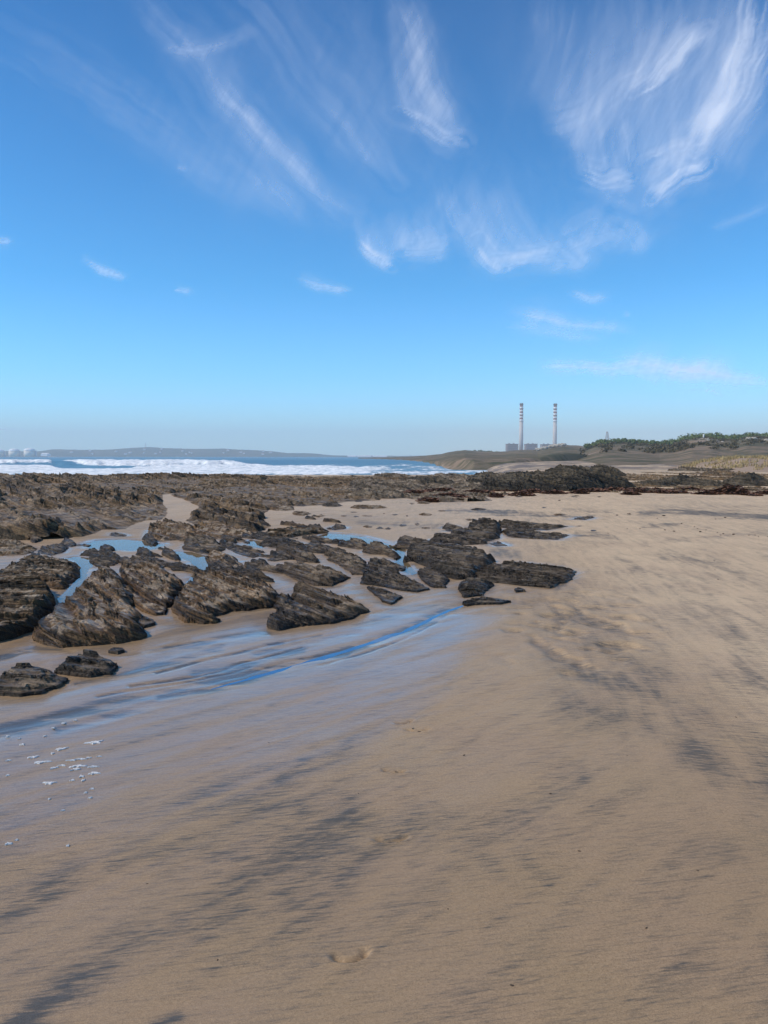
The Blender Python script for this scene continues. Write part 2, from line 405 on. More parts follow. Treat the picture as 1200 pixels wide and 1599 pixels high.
# ------------------------------------------------------------------ outlines of the nearer rocks: (outline, height, material, label, shape)
ROCKS = [
 ([(-60,905),(8,888),(36,868),(70,866),(100,872),(121,884),(121,898),(111,911),(96,918),(80,916),(60,911),(20,908),(-60,916)], .20, 'rock_brown', 'rounded flat slab at the left edge, sandy on top, behind the undercut block', dict(strike=-8, layer=.09, along=0, across=-.1, edge=.12)),
 ([(-60,912),(22,908),(66,911),(82,919),(87,934),(86,948),(66,960),(58,968),(50,979),(20,992),(0,997),(-60,1006)], .28, 'rock_brown', 'blocky brown rock at the left edge with a black undercut right side', dict(strike=-5, layer=.10, along=0.05, across=0.1, edge=.05, rstep=.4)),
 ([(58,996),(60,982),(76,964),(104,942),(120,918),(140,898),(162,886),(184,892),(200,908),(214,928),(205,944),(219,960),(216,975),(232,990),(200,999),(150,1003),(98,1007),(75,1003)], .25, 'rock_brown', 'largest foreground boulder, a broad brown layered mass above the two nearest rocks', dict(strike=-60, layer=.085, along=-.05, across=.05, edge=.09, rstep=.4)),
 ([(208,972),(222,959),(240,966),(243,972),(226,977)], .08, 'rock_dark', 'small dark lump at the right foot of the largest foreground boulder', dict(layer=.04)),
 ([(186,880),(224,882),(260,886),(290,908),(283,926),(270,944),(260,947),(240,939),(214,922),(196,905)], .27, 'rock_brown', 'steep brown ridged rock between the largest boulder and the long barnacled rock', dict(strike=-60, layer=.075, along=.1, across=.15)),
 ([(198,916),(236,938),(262,948),(259,957),(240,958),(222,951),(204,938)], .11, 'rock_brown', 'low sandy ledge in front of the steep brown ridged rock', dict(strike=-60, layer=.05)),
 ([(270,954),(272,936),(294,916),(303,900),(320,901),(344,891),(370,892),(398,905),(438,921),(441,932),(428,943),(392,949),(364,951),(334,960),(346,966),(336,971),(312,972),(286,970)], .29, 'rock_brown', 'long barnacled brown rock with a rounded left end and pointed right end', dict(strike=-60, layer=.08, along=-.15, across=.2)),
 ([(427,946),(429,932),(444,926),(459,930),(452,945),(438,952)], .14, 'rock_dark', 'small dark hump wedged between the barnacled rock and the finned slate rock', dict(layer=.05)),
 ([(420,978),(422,962),(440,951),(458,934),(460,918),(478,911),(500,920),(530,930),(556,936),(581,949),(562,955),(550,962),(525,970),(505,972),(468,976),(435,981)], .24, 'rock_grey', 'finned dark slate rock nearest the stream with parallel slanting plates', dict(strike=-60, layer=.09, along=-.2, across=.1, rstep=.75)),
 ([(430,880),(457,877),(485,881),(522,889),(549,900),(535,906),(518,914),(490,912),(460,902),(442,891)], .20, 'rock_grey', 'slanting slate ridge right behind the finned slate rock', dict(strike=-60, layer=.08, along=-.1, rstep=.7)),
 ([(506,863),(520,860),(548,864),(570,872),(574,884),(572,897),(550,896),(538,884),(516,873)], .19, 'rock_grey', 'broken slate rock left of centre in front of the humped pair', dict(strike=-60, layer=.08, rstep=.7)),
 ([(570,880),(585,870),(605,873),(636,885),(630,890),(600,890),(574,893)], .14, 'rock_dark', 'low dark slate tongue pointing right toward the narrow pool', dict(strike=-60, layer=.07)),
 ([(565,908),(567,896),(587,890),(615,890),(640,900),(671,918),(652,923),(623,919),(600,914)], .17, 'rock_dark', 'long black slate rock with a tapering right tail above the small wedge', dict(strike=-60, layer=.08, along=-.2)),
 ([(572,912),(598,916),(629,930),(612,942),(598,938),(582,922)], .12, 'rock_dark', 'small black wedge of slate pointing down to the stream', dict(strike=-60, layer=.07)),
 ([(541,846),(552,840),(572,844),(579,850),(566,858),(550,857)], .20, 'rock_grey', 'left hump of the pair of rocks standing in the curved pool', dict(layer=.08)),
 ([(564,860),(584,847),(605,851),(618,861),(627,869),(618,872),(598,865),(576,864)], .22, 'rock_grey', 'right, longer hump of the pair of rocks standing in the curved pool', dict(strike=-60, layer=.09, along=-.25)),
 ([(621,843),(637,840),(662,845),(660,852),(640,858),(623,849)], .16, 'rock_dark', 'small black knob at the upper left of the big black rock', dict(layer=.07)),
 ([(634,872),(642,857),(665,848),(690,852),(719,852),(745,860),(772,873),(760,886),(742,902),(713,903),(685,894),(662,880),(650,872)], .33, 'rock_dark', 'big black layered rock right of the centre, tallest of the mid beach group', dict(strike=-48, layer=.10, along=-.15, across=.2)),
 ([(650,891),(668,886),(696,895),(704,904),(696,916),(674,916),(660,905)], .13, 'rock_dark', 'low dark slab in front of the big black rock', dict(layer=.06)),
 ([(740,898),(757,886),(776,877),(810,873),(855,878),(883,884),(901,890),(893,899),(880,908),(863,917),(827,914),(784,908),(759,905)], .18, 'rock_dark', 'flat table of dark slate reaching furthest right onto the sand, with wet hollows', dict(strike=-36, layer=.10, along=-.2, across=-.1, edge=.1, rstep=.75)),
 ([(715,915),(722,907),(747,906),(772,908),(759,919),(753,928),(725,931)], .15, 'rock_dark', 'dark rock just under the left end of the flat slate table', dict(strike=-20, layer=.07)),
 ([(723,939),(736,934),(759,930),(798,937),(784,941),(747,942),(730,944)], .07, 'rock_dark', 'thin low ledge at the head of the blue stream', dict(strike=-8, layer=.05)),
 ([(803,918),(812,916),(822,921),(806,923)], .05, 'rock_dark', 'tiny dark stone below the flat slate table', dict(layer=.03)),
 ([(692,822),(708,817),(728,827),(713,831),(696,829)], .20, 'rock_dark', 'isolated dark hump at the left of the far black ledges', dict(layer=.1)),
 ([(671,843),(699,835),(727,829),(736,819),(759,814),(782,818),(783,836),(759,849),(722,851),(685,847)], .27, 'rock_dark', 'largest of the far black ledges behind the big black rock', dict(strike=-40, layer=.11, across=.15)),
 ([(772,818),(798,815),(827,818),(855,817),(890,820),(855,828),(815,829),(783,823)], .20, 'rock_dark', 'upper right arm of the far black ledges', dict(strike=-32, layer=.12, rstep=.8)),
 ([(781,829),(804,825),(844,831),(893,834),(872,843),(841,842),(798,839)], .17, 'rock_dark', 'lower right arm of the far black ledges, flat and pointed', dict(strike=-32, layer=.12, rstep=.8)),
 ([(764,848),(780,845),(794,852),(775,853)], .07, 'rock_dark', 'thin dark sliver in front of the lower arm of the far ledges', dict(layer=.06)),
 ([(893,811),(910,806),(930,807),(915,812)], .09, 'rock_dark', 'small dark ledge at the far right tip of the black ledges', dict(layer=.06)),
 ([(-40,850),(8,843),(35,846),(60,856),(40,866),(0,868),(-40,868)], .16, 'rock_brown', 'low brown ledge at the left edge below the long brown shelf', dict(strike=-20, layer=.08)),
 ([(58,859),(75,852),(95,850),(109,853),(100,862),(80,868),(65,864)], .13, 'rock_dark', 'small dark rock with wet sides left of the streaked pool', dict(layer=.06)),
 ([(124,867),(133,859),(150,857),(172,862),(178,867),(160,870)], .13, 'rock_dark', 'dark low rock between the streaked pool and the small blue pool', dict(strike=-12, layer=.06)),
 ([(110,853),(122,849),(145,850),(138,853)], .05, 'rock_dark', 'thin sliver of rock at the left end of the streaked pool', dict(layer=.04)),
 ([(139,876),(150,868),(172,870),(192,874),(178,882),(150,884)], .11, 'rock_grey', 'grey low ledge beside the right bank of the small blue pool', dict(strike=-20, layer=.05)),
 ([(170,836),(174,830),(186,831),(199,834),(198,838),(178,838)], .10, 'rock_dark', 'low dark hump on the sand left of the brown stepped rock', dict(layer=.06)),
 ([(226,844),(230,826),(250,816),(280,815),(308,822),(309,834),(297,841),(268,844),(240,846)], .27, 'rock_brown', 'brown stepped rock with a steep left end above the bright blue pool', dict(strike=-58, layer=.14, across=.2)),
 ([(300,824),(340,818),(380,822),(400,832),(380,840),(340,842),(306,838)], .22, 'rock_brown', 'broad brown ledges right of the brown stepped rock', dict(strike=-58, layer=.13)),
 ([(286,857),(292,842),(320,838),(345,846),(352,858),(330,866),(304,862)], .20, 'rock_grey', 'grey splintered ledges on the right side of the bright blue pool', dict(strike=-40, layer=.08)),
 ([(322,870),(330,858),(350,862),(372,872),(389,890),(372,893),(350,886),(330,888)], .15, 'rock_brown', 'diagonal brown ledge directly right of the bright blue pool', dict(strike=-60, layer=.07)),
 ([(345,850),(362,845),(390,858),(406,868),(396,871),(372,865)], .10, 'rock_dark', 'thin dark diagonal fin among the central ledges', dict(strike=-60, layer=.05)),
 ([(372,857),(384,852),(404,862),(418,868),(410,870)], .07, 'rock_dark', 'thinner dark diagonal fin right of the first one', dict(strike=-60, layer=.04)),
 ([(404,848),(418,838),(440,840),(470,845),(474,852),(450,853),(428,856)], .15, 'rock_dark', 'dark ledge above the small central pool', dict(strike=-25, layer=.07)),
 ([(478,852),(490,842),(500,846),(503,851),(492,854)], .10, 'rock_dark', 'small dark stone left of the curved pool', dict(layer=.05)),
 ([(505,846),(520,843),(537,847),(530,850),(512,849)], .06, 'rock_dark', 'flat dark sliver lying in the curved pool', dict(strike=-15, layer=.04)),
 ([(416,874),(424,869),(444,868),(449,872),(430,876)], .08, 'rock_dark', 'small dark flat stone above the slanting slate ridge', dict(layer=.04)),
 ([(460,858),(466,856),(472,861),(468,864)], .06, 'rock_dark', 'tiny dark chip in the sand left of the broken slate rock', dict(layer=.04)),
 ([(461,875),(468,873),(480,876),(474,878)], .03, 'rock_dark', 'thin dark splinter just behind the slanting slate ridge', dict(layer=.03)),
 ([(400,838),(430,828),(470,824),(500,824),(515,830),(480,834),(440,842)], .24, 'rock_brown', 'brown ridge running right toward the far end of the curved pool', dict(strike=-5, layer=.12)),
 ([(510,826),(525,818),(540,819),(541,825),(524,828)], .16, 'rock_dark', 'dark end stone of the brown ridge', dict(layer=.08)),
 ([(268,890),(262,880),(276,876),(292,882),(304,889),(290,890)], .07, 'rock_dark', 'flat dark ledge lying inside the bright blue pool', dict(strike=-20, layer=.04)),
 ([(222,873),(234,866),(252,872),(262,882),(252,888),(236,882)], .12, 'rock_grey', 'grey ridge on the left bank of the bright blue pool', dict(strike=-60, layer=.06)),
 ([(190,880),(206,870),(226,874),(236,884),(214,888)], .13, 'rock_grey', 'grey knobbly ledge behind the largest foreground boulder', dict(strike=-40, layer=.06)),
 ([(-30,1082),(0,1055),(20,1038),(52,1034),(82,1046),(103,1056),(92,1070),(60,1080),(30,1084)], .11, 'rock_grey', 'nearest rock, low wet dome with water on top at the lower left edge', dict(strike=-10, layer=.06, edge=.10, across=-.15, rstep=.3, dip=.25)),
 ([(84,1048),(98,1036),(118,1026),(140,1017),(156,1020),(172,1026),(187,1036),(175,1048),(158,1050),(140,1054),(110,1052)], .12, 'rock_dark', 'second nearest rock, wet black knobbly lump right of the low dome', dict(strike=-30, layer=.05, edge=.05, across=-.1, rstep=.4, dip=.3)),
 ([(168,1016),(176,1009),(192,1010),(194,1015),(184,1018)], .05, 'rock_dark', 'fist-sized black stone just behind the wet black lump', dict(layer=.03)),
]
RH, RL = .68, .36
def rock_outline(pts, Hh, lift):
    y0 = min(p[1] for p in pts); y1 = max(p[1] for p in pts); W = []
    for x, y in pts:
        t = (y1-y)/(y1-y0+1e-6); X, Y = unproj(x, y, Hh*lift*t**1.2); W.append((float(X), float(Y)))
    return W
# ------------------------------------------------------------------ ground
def coast_x(y):      # the shore runs to the left of this x beyond the reef
    return np.interp(y, [0, 60, 66, 120, 250, 450, 900, 2000, 8000], [-4000, -4000, 5, 9, 20, 38, 62, 150, 300])
def ground_z(x, y):
    z = 0.010*(fbm(x*0.35, y*0.35, 3, 3)-0.5)+0.003*(fbm(x*2.2, y*5, 9, 3)-0.5)
    z = z+0.004*np.clip(x-4, 0, 60)*sst(14, 30, y)
    far = sst(60, 70, y)
    xs = coast_x(y)
    m = sst(-6, 10+y*0.02, x-xs)
    zb = 0.15+0.0035*np.clip(y-60, 0, 400)*1.0
    z = z*(1-far)+far*(-5.5*(1-m)+m*np.minimum(zb, 0.5))
    return z
DARK = [([(-30,1640),(40,1585),(100,1545)],22,1.0),([(90,1550),(140,1520),(210,1475),(300,1450),(370,1415)],30,.72),
 ([(250,1450),(360,1400),(450,1350),(510,1310),(545,1270)],34,.62),([(240,1600),(280,1585)],10,.9),([(170,1350),(300,1320),(430,1345)],16,.35),
 ([(340,1400),(460,1340)],20,.4),([(505,1200),(545,1165)],13,.5),([(470,1255),(560,1205)],16,.35),([(640,1290),(520,1400),(430,1470)],22,.22),([(300,1250),(420,1200)],20,.25),([(440,1225),(520,1185)],16,.5),([(-20,1450),(50,1420),(110,1360)],30,.45),
 ([(380,1270),(500,1230),(560,1170)],26,.3),([(300,1530),(420,1440),(520,1380)],22,.25),
 ([(830,935),(880,960),(900,1000)],26,.3),([(900,925),(960,990)],26,.25),([(850,990),(930,1000),(960,1020)],22,.3),([(840,980),(860,1040)],18,.3),
 ([(880,1045),(960,1062),(1020,1088)],12,.42),([(940,1010),(1030,1060)],16,.45),([(880,1100),(1000,1130)],24,.35),
 ([(1150,1040),(1210,1075)],16,.5),([(1080,1180),(1150,1210),(1220,1250)],26,.4),([(1180,1230),(1220,1270)],16,.3),([(1195,1460),(1205,1490)],16,.6),
 ([(900,1200),(920,1230)],12,.5),([(760,1345),(785,1365)],12,.35),([(825,1345),(860,1375)],14,.4),([(730,1290),(680,1310),(640,1350)],12,.4),
 ([(860,1200),(1000,1300),(1200,1340)],34,.2),([(1000,1560),(1100,1500),(1200,1540)],30,.25),
 ([(690,1270),(640,1290)],16,.4),([(1030,870),(1120,880),(1160,900)],8,.4),([(960,870),(1000,885)],8,.35),([(1110,960),(1160,1000)],12,.35),
 ([(700,797),(760,800),(850,803),(930,806)],3,.8),([(1000,800),(1090,801),(1210,808)],4,.95),([(880,795),(960,800)],3,.5),([(1010,822),(1060,820)],3,.7),([(900,835),(960,838)],3,.6),
 ([(1040,845),(1200,830)],4,.4),([(560,815),(700,823)],3,.5),([(870,915),(885,905)],6,.8),([(600,950),(700,960)],8,.3),([(720,876),(740,880)],5,.4),
 ([(770,860),(815,868)],7,.6),([(1170,1030),(1200,1050)],10,.4)]
CHAN = [([(726,944),(690,957),(650,977),(600,995),(560,1009),(480,1034),(400,1055),(330,1075),(250,1090)],7,1.0),
 ([(540,1020),(440,1045),(350,1058),(260,1080),(140,1105),(40,1130),(-40,1142)],9,.8),([(470,1012),(380,1040),(300,1050)],8,.65),
 ([(420,985),(340,1000),(250,1030)],7,.5),([(560,985),(470,1005),(400,1022)],6,.5),([(350,1010),(290,1030),(200,1048)],7,.55),
 ([(330,1075),(220,1105),(90,1140)],8,.5),([(110,1115),(40,1135),(-20,1150)],9,.6),([(700,940),(640,955),(560,975)],6,.4),
 ([(-20,1040),(40,1015),(95,1012)],4,.6),([(0,1025),(60,1008),(110,1016)],2.5,.8),([(200,1072),(300,1056),(400,1030),(470,1010)],2,1),([(150,1088),(280,1066),(390,1042)],2,.9),
 ([(240,1050),(330,1028),(420,1008),(500,990)],2,.8),([(330,1064),(450,1036),(540,1012),(620,985)],2.2,1),([(260,1012),(330,1000),(380,990)],2,.6),([(60,1120),(160,1100),(260,1082)],2.5,.8),([(120,1064),(180,1050),(230,1040)],2,.6),([(500,1040),(580,1018),(660,985),(705,958)],2,.7),([(260,1025),(180,1055),(130,1065)],6,.4)]
OCH = [([(-20,1030),(40,995),(80,960),(96,930)],16,.9),([(60,1012),(140,1012),(230,1000),(290,985),(400,965),(430,960)],12,.9),  # ochre wet sand, with the rocks' reflection in still water painted in
 ([(250,985),(310,975)],14,.6),([(200,1012),(260,1010),(300,995)],8,.6),
 ([(0,1095),(60,1090),(100,1070)],8,.8),([(110,1062),(150,1060),(180,1052)],7,.7),([(440,985),(500,980),(570,962)],6,.8),([(430,965),(400,970)],10,.8),
 ([(120,840),(180,838),(230,848)],5,.5),([(55,848),(110,850)],4,.5),([(590,945),(640,935)],5,.3),([(240,965),(270,975)],10,.8)]
def stroke_sum(px, py, L):
    s = np.zeros(px.shape)
    for pts, wd, k in L:
        s = np.maximum(s, k*seg_field(px, py, pts, wd)[0])
    return s
def build_ground():
    ys = [-60, -40, -25, -15, -8, -4, -2, -1, 0, .5, 1.0, 1.35]
    y = 1.5
    while y < 60: ys.append(y); y += 0.0037*y
    while y < 130: ys.append(y); y += 0.012*y
    while y < 8000: ys.append(y); y += 0.05*y
    ys.append(8000); ys = np.array(ys)
    s = list(np.arange(-0.68, 0.6801, 0.0037)); e = []
    k = 0.68; st = 0.006
    while k < 8: k += st; st *= 1.18; e.append(k)
    s = np.array([-q for q in e[::-1]]+s+e)
    W = np.minimum(np.sqrt(ys**2+2.25), 1000)
    X = W[:, None]*s[None, :]; Y = np.repeat(ys[:, None], len(s), 1)
    Z = ground_z(X, Y)
    px, py = proj(X, Y, Z*0)
    front = (Y > 1.0)
    wx = px+18*(fbm(X*1.5, Y*1.5, 21, 3)-0.5); wy = py+10*(fbm(X*1.5, Y*1.5, 22, 3)-0.5)
    dark = stroke_sum(wx, wy, DARK)*front
    ch = stroke_sum(wx, py+7*(fbm(X*1.5, Y*2.5, 23, 4)-0.5), CHAN)*front*(.55+.75*fbm(X*1.3, Y*3, 24, 3))
    och = stroke_sum(wx, wy, OCH)*front
    # wetness: the sloping run-off below the rocks, fading towards the dry bank at the right
    edge = np.interp(wx, [-400, 0, 200, 400, 560, 700, 760, 900], [1420, 1330, 1290, 1240, 1170, 1060, 985, 930])
    wet = sst(120, -90, wy-edge)*sst(900, 700, wx)
    near = sst(840, 900, wy)
    wet = wet*np.where(wy < 960, 0.7, 1.0)
    wet = wet*(0.35+0.65*near)
    wet = np.maximum(wet, 0.45*sst(860, 1000, wy)*sst(1500, 200, wx))
    wet = np.maximum(wet, ch)
    for P in POOLW:
        d = sdist(X, Y, P); sz = 0.25
        wet = np.maximum(wet, sst(-0.35, 0.0, d)*0.9)
        Z = Z-0.030*sst(-0.02, 0.10, d+0.06*(fbm(X*6, Y*6, 5, 3)-0.5))
    # hollows scoured round the feet of the rocks, holding damp sand
    scour = np.zeros(X.shape)
    for pts, h_, m_, lab, kw in ROCKS:
        W_ = rock_outline(pts, h_*RH, RL); xs_ = [p[0] for p in W_]; ys_ = [p[1] for p in W_]
        mk = (X > min(xs_)-.7) & (X < max(xs_)+.7) & (Y > min(ys_)-.7) & (Y < max(ys_)+.7)
        if mk.any():
            d = sdist(X[mk], Y[mk], W_)+.10*(fbm(X[mk]*3, Y[mk]*3, 14, 3)-.5)
            scour[mk] = np.maximum(scour[mk], np.exp(-(np.clip(-d, 0, 9)/.16)**1.5))
    Z = Z-.022*scour*sst(14, 9, Y); och = np.maximum(och, .55*scour*sst(13, 9, Y)); wet = np.maximum(wet, .8*scour)
    wet = np.clip(wet*(1-0.8*och), 0, 1)*front
    Z = Z-0.014*ch
    # rippled patch
    rp = sst(150, 60, np.hypot((px-900)*0.9, (py-990)*1.6))*front
    rip = .6*vn(X*5.2+Y*1.5, Y*3.8-X*1.1, 77)+.4*vn(X*9+Y*2, Y*7-X*2, 78)
    Z = Z-0.032*rp*sst(0.40, 0.8, rip)
    dark = np.maximum(dark, rp*sst(0.45, 0.7, rip)*0.6)
    dark = dark+0.30*sst(0.45, 0.8, fbm(X*0.55+3, Y*0.4, 31, 4))*sst(4, 8, np.abs(Y-0)+4)
    dark = np.maximum(dark, ch*1.5*sst(0.3, 0.55, fbm(X*1.2+Y*0.8, Y*7, 41, 3)))
    # footprints: shallow crescents with a raised rim
    for (fx, fy, rx, ry, rot) in ((547, 1488, .052, .040, .3), (611, 1308, .06, .035, .2), (652, 1139, .06, .03, .1), (630, 1127, .05, .03, .5), (615, 1203, .05, .03, -.3)):
        cx, cy = unproj(fx, fy); dx = X-cx; dy = Y-cy
        c, s_ = math.cos(rot), math.sin(rot); u = (dx*c+dy*s_)/rx; v = (-dx*s_+dy*c)/ry
        r = np.hypot(u, v)
        ring = np.exp(-((r-1)/0.28)**2)*sst(0.5, -0.4, v)
        lump = 0.5+0.9*vn(X*70, Y*70, 6)
        Z = Z-0.018*ring*lump-0.004*np.exp(-r**2)+0.005*np.exp(-((r-1.5)/0.25)**2)*sst(0.4, -0.4, v)
        dark = np.maximum(dark, ring*0.35)  # shade on the print's wall, put into the sand colour as well
    dry = sst(150, -150, wy+70*(fbm(X*.5, Y*.4, 88, 3)-.5)-np.interp(wx, [500, 700, 800, 900, 1000, 1200], [780, 800, 830, 930, 1000, 1120]))*0.8
    dry = np.maximum(dry, sst(1000, 770, wy)*0.85*sst(300, 800, wx))
    dry = np.maximum(dry, sst(860, 780, wy)*0.7)
    dry = np.clip(np.maximum(dry, 0.25*sst(1400, 1000, wy)), 0, 1)*(1-0.6*wet)*(Y > 0)
    V = np.stack([X, Y, Z], -1).reshape(-1, 3)
    o = mesh_np('sand', V, grid_faces(len(ys), len(s)), M['sand'],
        {'dark': dark, 'wet': wet, 'dry': dry, 'ochre': och, 'flow': ch, 'side': sst(0.9, 2.2, X+0.10*(Y-3))*(Y > 0)+0*X}, smooth=True)
    tag(o, 'wet brown beach sand streaked with black grains', None, None, 'structure')
build_ground()
for (lab, p), P in zip(POOLS, POOLW):
    cx = sum(q[0] for q in P)/len(P); cy = sum(q[1] for q in P)/len(P)
    n = len(P); V = [(cx+(x-cx)*1.22, cy+(y-cy)*1.10, -0.009) for x, y in P]
    me = bpy.data.meshes.new('tide_pool'); me.from_pydata(V, [], [tuple(range(n))]); me.materials.append(M['pool'])
    if me.polygons[0].normal.z < 0: me.flip_normals()
    o = bpy.data.objects.new('tide_pool', me); C.objects.link(o); tag(o, lab, 'tide pool', None, 'structure')

def build_stream(pts, label):
    L = []; R_ = []
    n = 160; q = [math.dist(pts[i], pts[i+1]) for i in range(len(pts)-1)]; c = np.concatenate([[0], np.cumsum(q)])
    t = np.linspace(0, c[-1], n); x = np.interp(t, c, [p[0] for p in pts]); y = np.interp(t, c, [p[1] for p in pts]); w_ = np.interp(t, c, [p[2] for p in pts])
    w_ = w_*(.6+.8*fbm(t/25, t*0, 3, 3))
    V = []; w_ = w_*.46
    for sgn in (-1, -.33, .33, 1):
        X, Y = unproj(x, y+sgn*w_); V.append(np.stack([X, Y, ground_z(X, Y)-.0100+.004*(fbm(X*2.5, Y*2.5, 8, 3)-.5)], -1))
    V = np.stack(V, 1).reshape(-1, 3)
    o = mesh_np('stream', V, grid_faces(n, 4), M['stream'], smooth=True); tag(o, label, 'stream', None, 'structure')
build_stream([(724,945,2),(700,953,4),(650,977,6),(600,995,6),(560,1009,5),(480,1034,7),(400,1055,5),(330,1074,2)], 'narrow blue stream of run-off curving down the sand from the flat slate rocks')
# ------------------------------------------------------------------ rocks
def rock(poly_w, Hh, mat, seed, strike=-58, layer=0.07, res=None, edge=0.10, along=-0.35, across=0.15, lean=0.35,
         name='rock', jag=0.09, base=0.0, rough=0.02, rstep=0.62, zfun=None, saw=1.0, joint=1.7, dip=0.50):
    P = np.array(poly_w); cx, cy = P.mean(0)
    th = R(strike); ca, sa = math.cos(th), math.sin(th)
    A = (P[:, 0]-cx)*ca+(P[:, 1]-cy)*sa; B = -(P[:, 0]-cx)*sa+(P[:, 1]-cy)*ca
    dist = math.hypot(cx, cy); res = res or max(0.009, 0.0017*dist)
    mg = max(res*4, 0.06)
    a = np.arange(A.min()-mg, A.max()+mg, res*1.35); b = np.arange(B.min()-mg, B.max()+mg, res)
    AA, BB = np.meshgrid(a, b)
    d = sdist(AA, BB, list(zip(A, B)))
    size = min(A.max()-A.min(), B.max()-B.min())
    d = d+jag*size*(fbm(AA/(size*0.5)+seed, BB/(size*0.14)+seed*1.3, seed, 4)-0.5)
    dw = d+0.0
    # bedding: tilted plates that break off at different lengths
    cc = BB+layer*1.6*(fbm(AA*0.9/size+seed, BB*0.9/size, seed+1, 3)-0.5)+0.35*layer*(fbm(AA/(layer*5), BB/(layer*3), seed+2, 3)-0.5)
    def plates(L, ln, sd):
        q = cc/L+0.6*vn(cc/L*0.37, cc*0, sd+3); i = np.floor(q); f = q-i
        sg = AA/ln+_h(i, i*0, sd)*7+0.25*(fbm(AA/(ln*0.3), BB/(L*2), sd+7, 2)-0.5); j = np.floor(sg)
        return _h(i, j, sd+5), f, _h(i, i*0+3, sd+9)
    r1, f1, k1 = plates(layer, layer*13, seed*7+1)
    r2, f2, k2 = plates(layer*0.36, layer*8, seed*7+2)
    r0, f0, k0 = plates(layer*2.8, layer*22, seed*7+4)
    env = np.clip(dw/edge, 0, 1)**0.42
    an = (AA-A.min())/(A.max()-A.min()+1e-6)-0.5; bn = (BB-B.min())/(B.max()-B.min()+1e-6)-0.5
    tilt = np.clip(1+2*along*an+2*across*bn, 0.15, 2)
    big = 0.66+0.34*fbm(AA/(size*0.8)+9, BB/(size*0.5), seed+11, 3)
    z = Hh*1.15*env*tilt*big*(1-rstep*.6+rstep*.6*(0.6*r1+0.4*r0))
    z = z+env*rough*(fbm(AA/0.16, BB/0.08, seed+15, 5)-0.5)*2.0
    if zfun is not None: z = z+env*zfun(AA, BB)
    # bedding planes dipping gently away to the right: the surface breaks into plates between them
    i1 = None
    for T, bl in ((layer*1.15, .92), (layer*0.40, .80), (layer*0.16, .6)):
        wob = 0.9*T*(fbm(AA/(layer*9)+seed, BB/(layer*5), seed+21, 3)-0.5)+0.5*T*(fbm(AA/(layer*1.2), BB/(layer*.8), seed+22, 2)-.5)
        q = (z+dip*BB+wob*saw)/T; ii = np.floor(q); f = q-ii
        pw = 1.3+9*_h(ii, ii*0, seed+23)
        zt = T*(ii+f**pw)-dip*BB-wob*saw
        m_ = bl*sst(0.02, .12, z/(Hh+1e-6))
        z = z*(1-m_)+zt*m_
        if i1 is None:
            i1 = ii; z = z-joint*T*.35*np.exp(-((f-.12)/.12)**2)*np.where(_h(ii, ii*0, seed+29) > .3, 1, 0)*m_*np.where(pw > 3, 1, 0)
        elif T == layer*0.40: i2 = ii
    lay1 = _h(i1, i1*0+5, seed+41)*.5+_h(i2, i2*0+5, seed+42)*.5
    ins = d > 0
    z = z*np.where(dist < 14, 1, 1)
    z = np.where(ins, np.maximum(z, 0.004), -0.07-0*z)
    z = np.where(ins & (env > 0.0), z, -0.07)
    qn = (BB*dip+np.clip(z, -.1, 9))*1.5
    zc = np.clip(z, 0, 9)
    steep = np.clip(np.hypot(*np.gradient(z))/res-0.5, 0, 1.5)
    lx = BB-lean*zc+steep*layer*0.18*(vn(qn/(layer*.33), AA/(layer*12), seed+31)-.5)
    X = AA*ca-lx*sa; Y = AA*sa+lx*ca
    V = np.stack([X, Y, z+base], -1).reshape(-1, 3)
    n, m = AA.shape
    keep = (ins[:-1, :-1] | ins[1:, :-1] | ins[:-1, 1:] | ins[1:, 1:]).ravel()
    F = grid_faces(n, m)[keep]
    lay = lay1
    gy, gx = np.gradient(z); sl_ = np.hypot(gy/res, gx/(res*1.35)); k_ = np.ones(5)/5
    for ax in (0, 1): sl_ = np.apply_along_axis(lambda r_: np.convolve(r_, k_, 'same'), ax, sl_)
    flat = sst(1.1, .45, sl_)*sst(.0, .5, env)
    V, F, at = compact(V, F, {'lay': lay, 'flat': flat, 'qa': AA, 'qn': qn})
    o = mesh_np(name, V, F, M[mat], at)
    o.location = (cx, cy, 0)
    return o
def rock_px(pts, Hh, mat, label, seed, cat='rock', group=None, lift=RL, **kw):
    Hh = Hh*RH; W = rock_outline(pts, Hh, lift)
    o = rock(W, Hh, mat, seed, **kw)
    tag(o, label, cat, group)
    return o

for i, (pts, h_, m_, lab, kw) in enumerate(ROCKS):
    rock_px(pts, h_, m_, lab, 100+i*13, **kw)

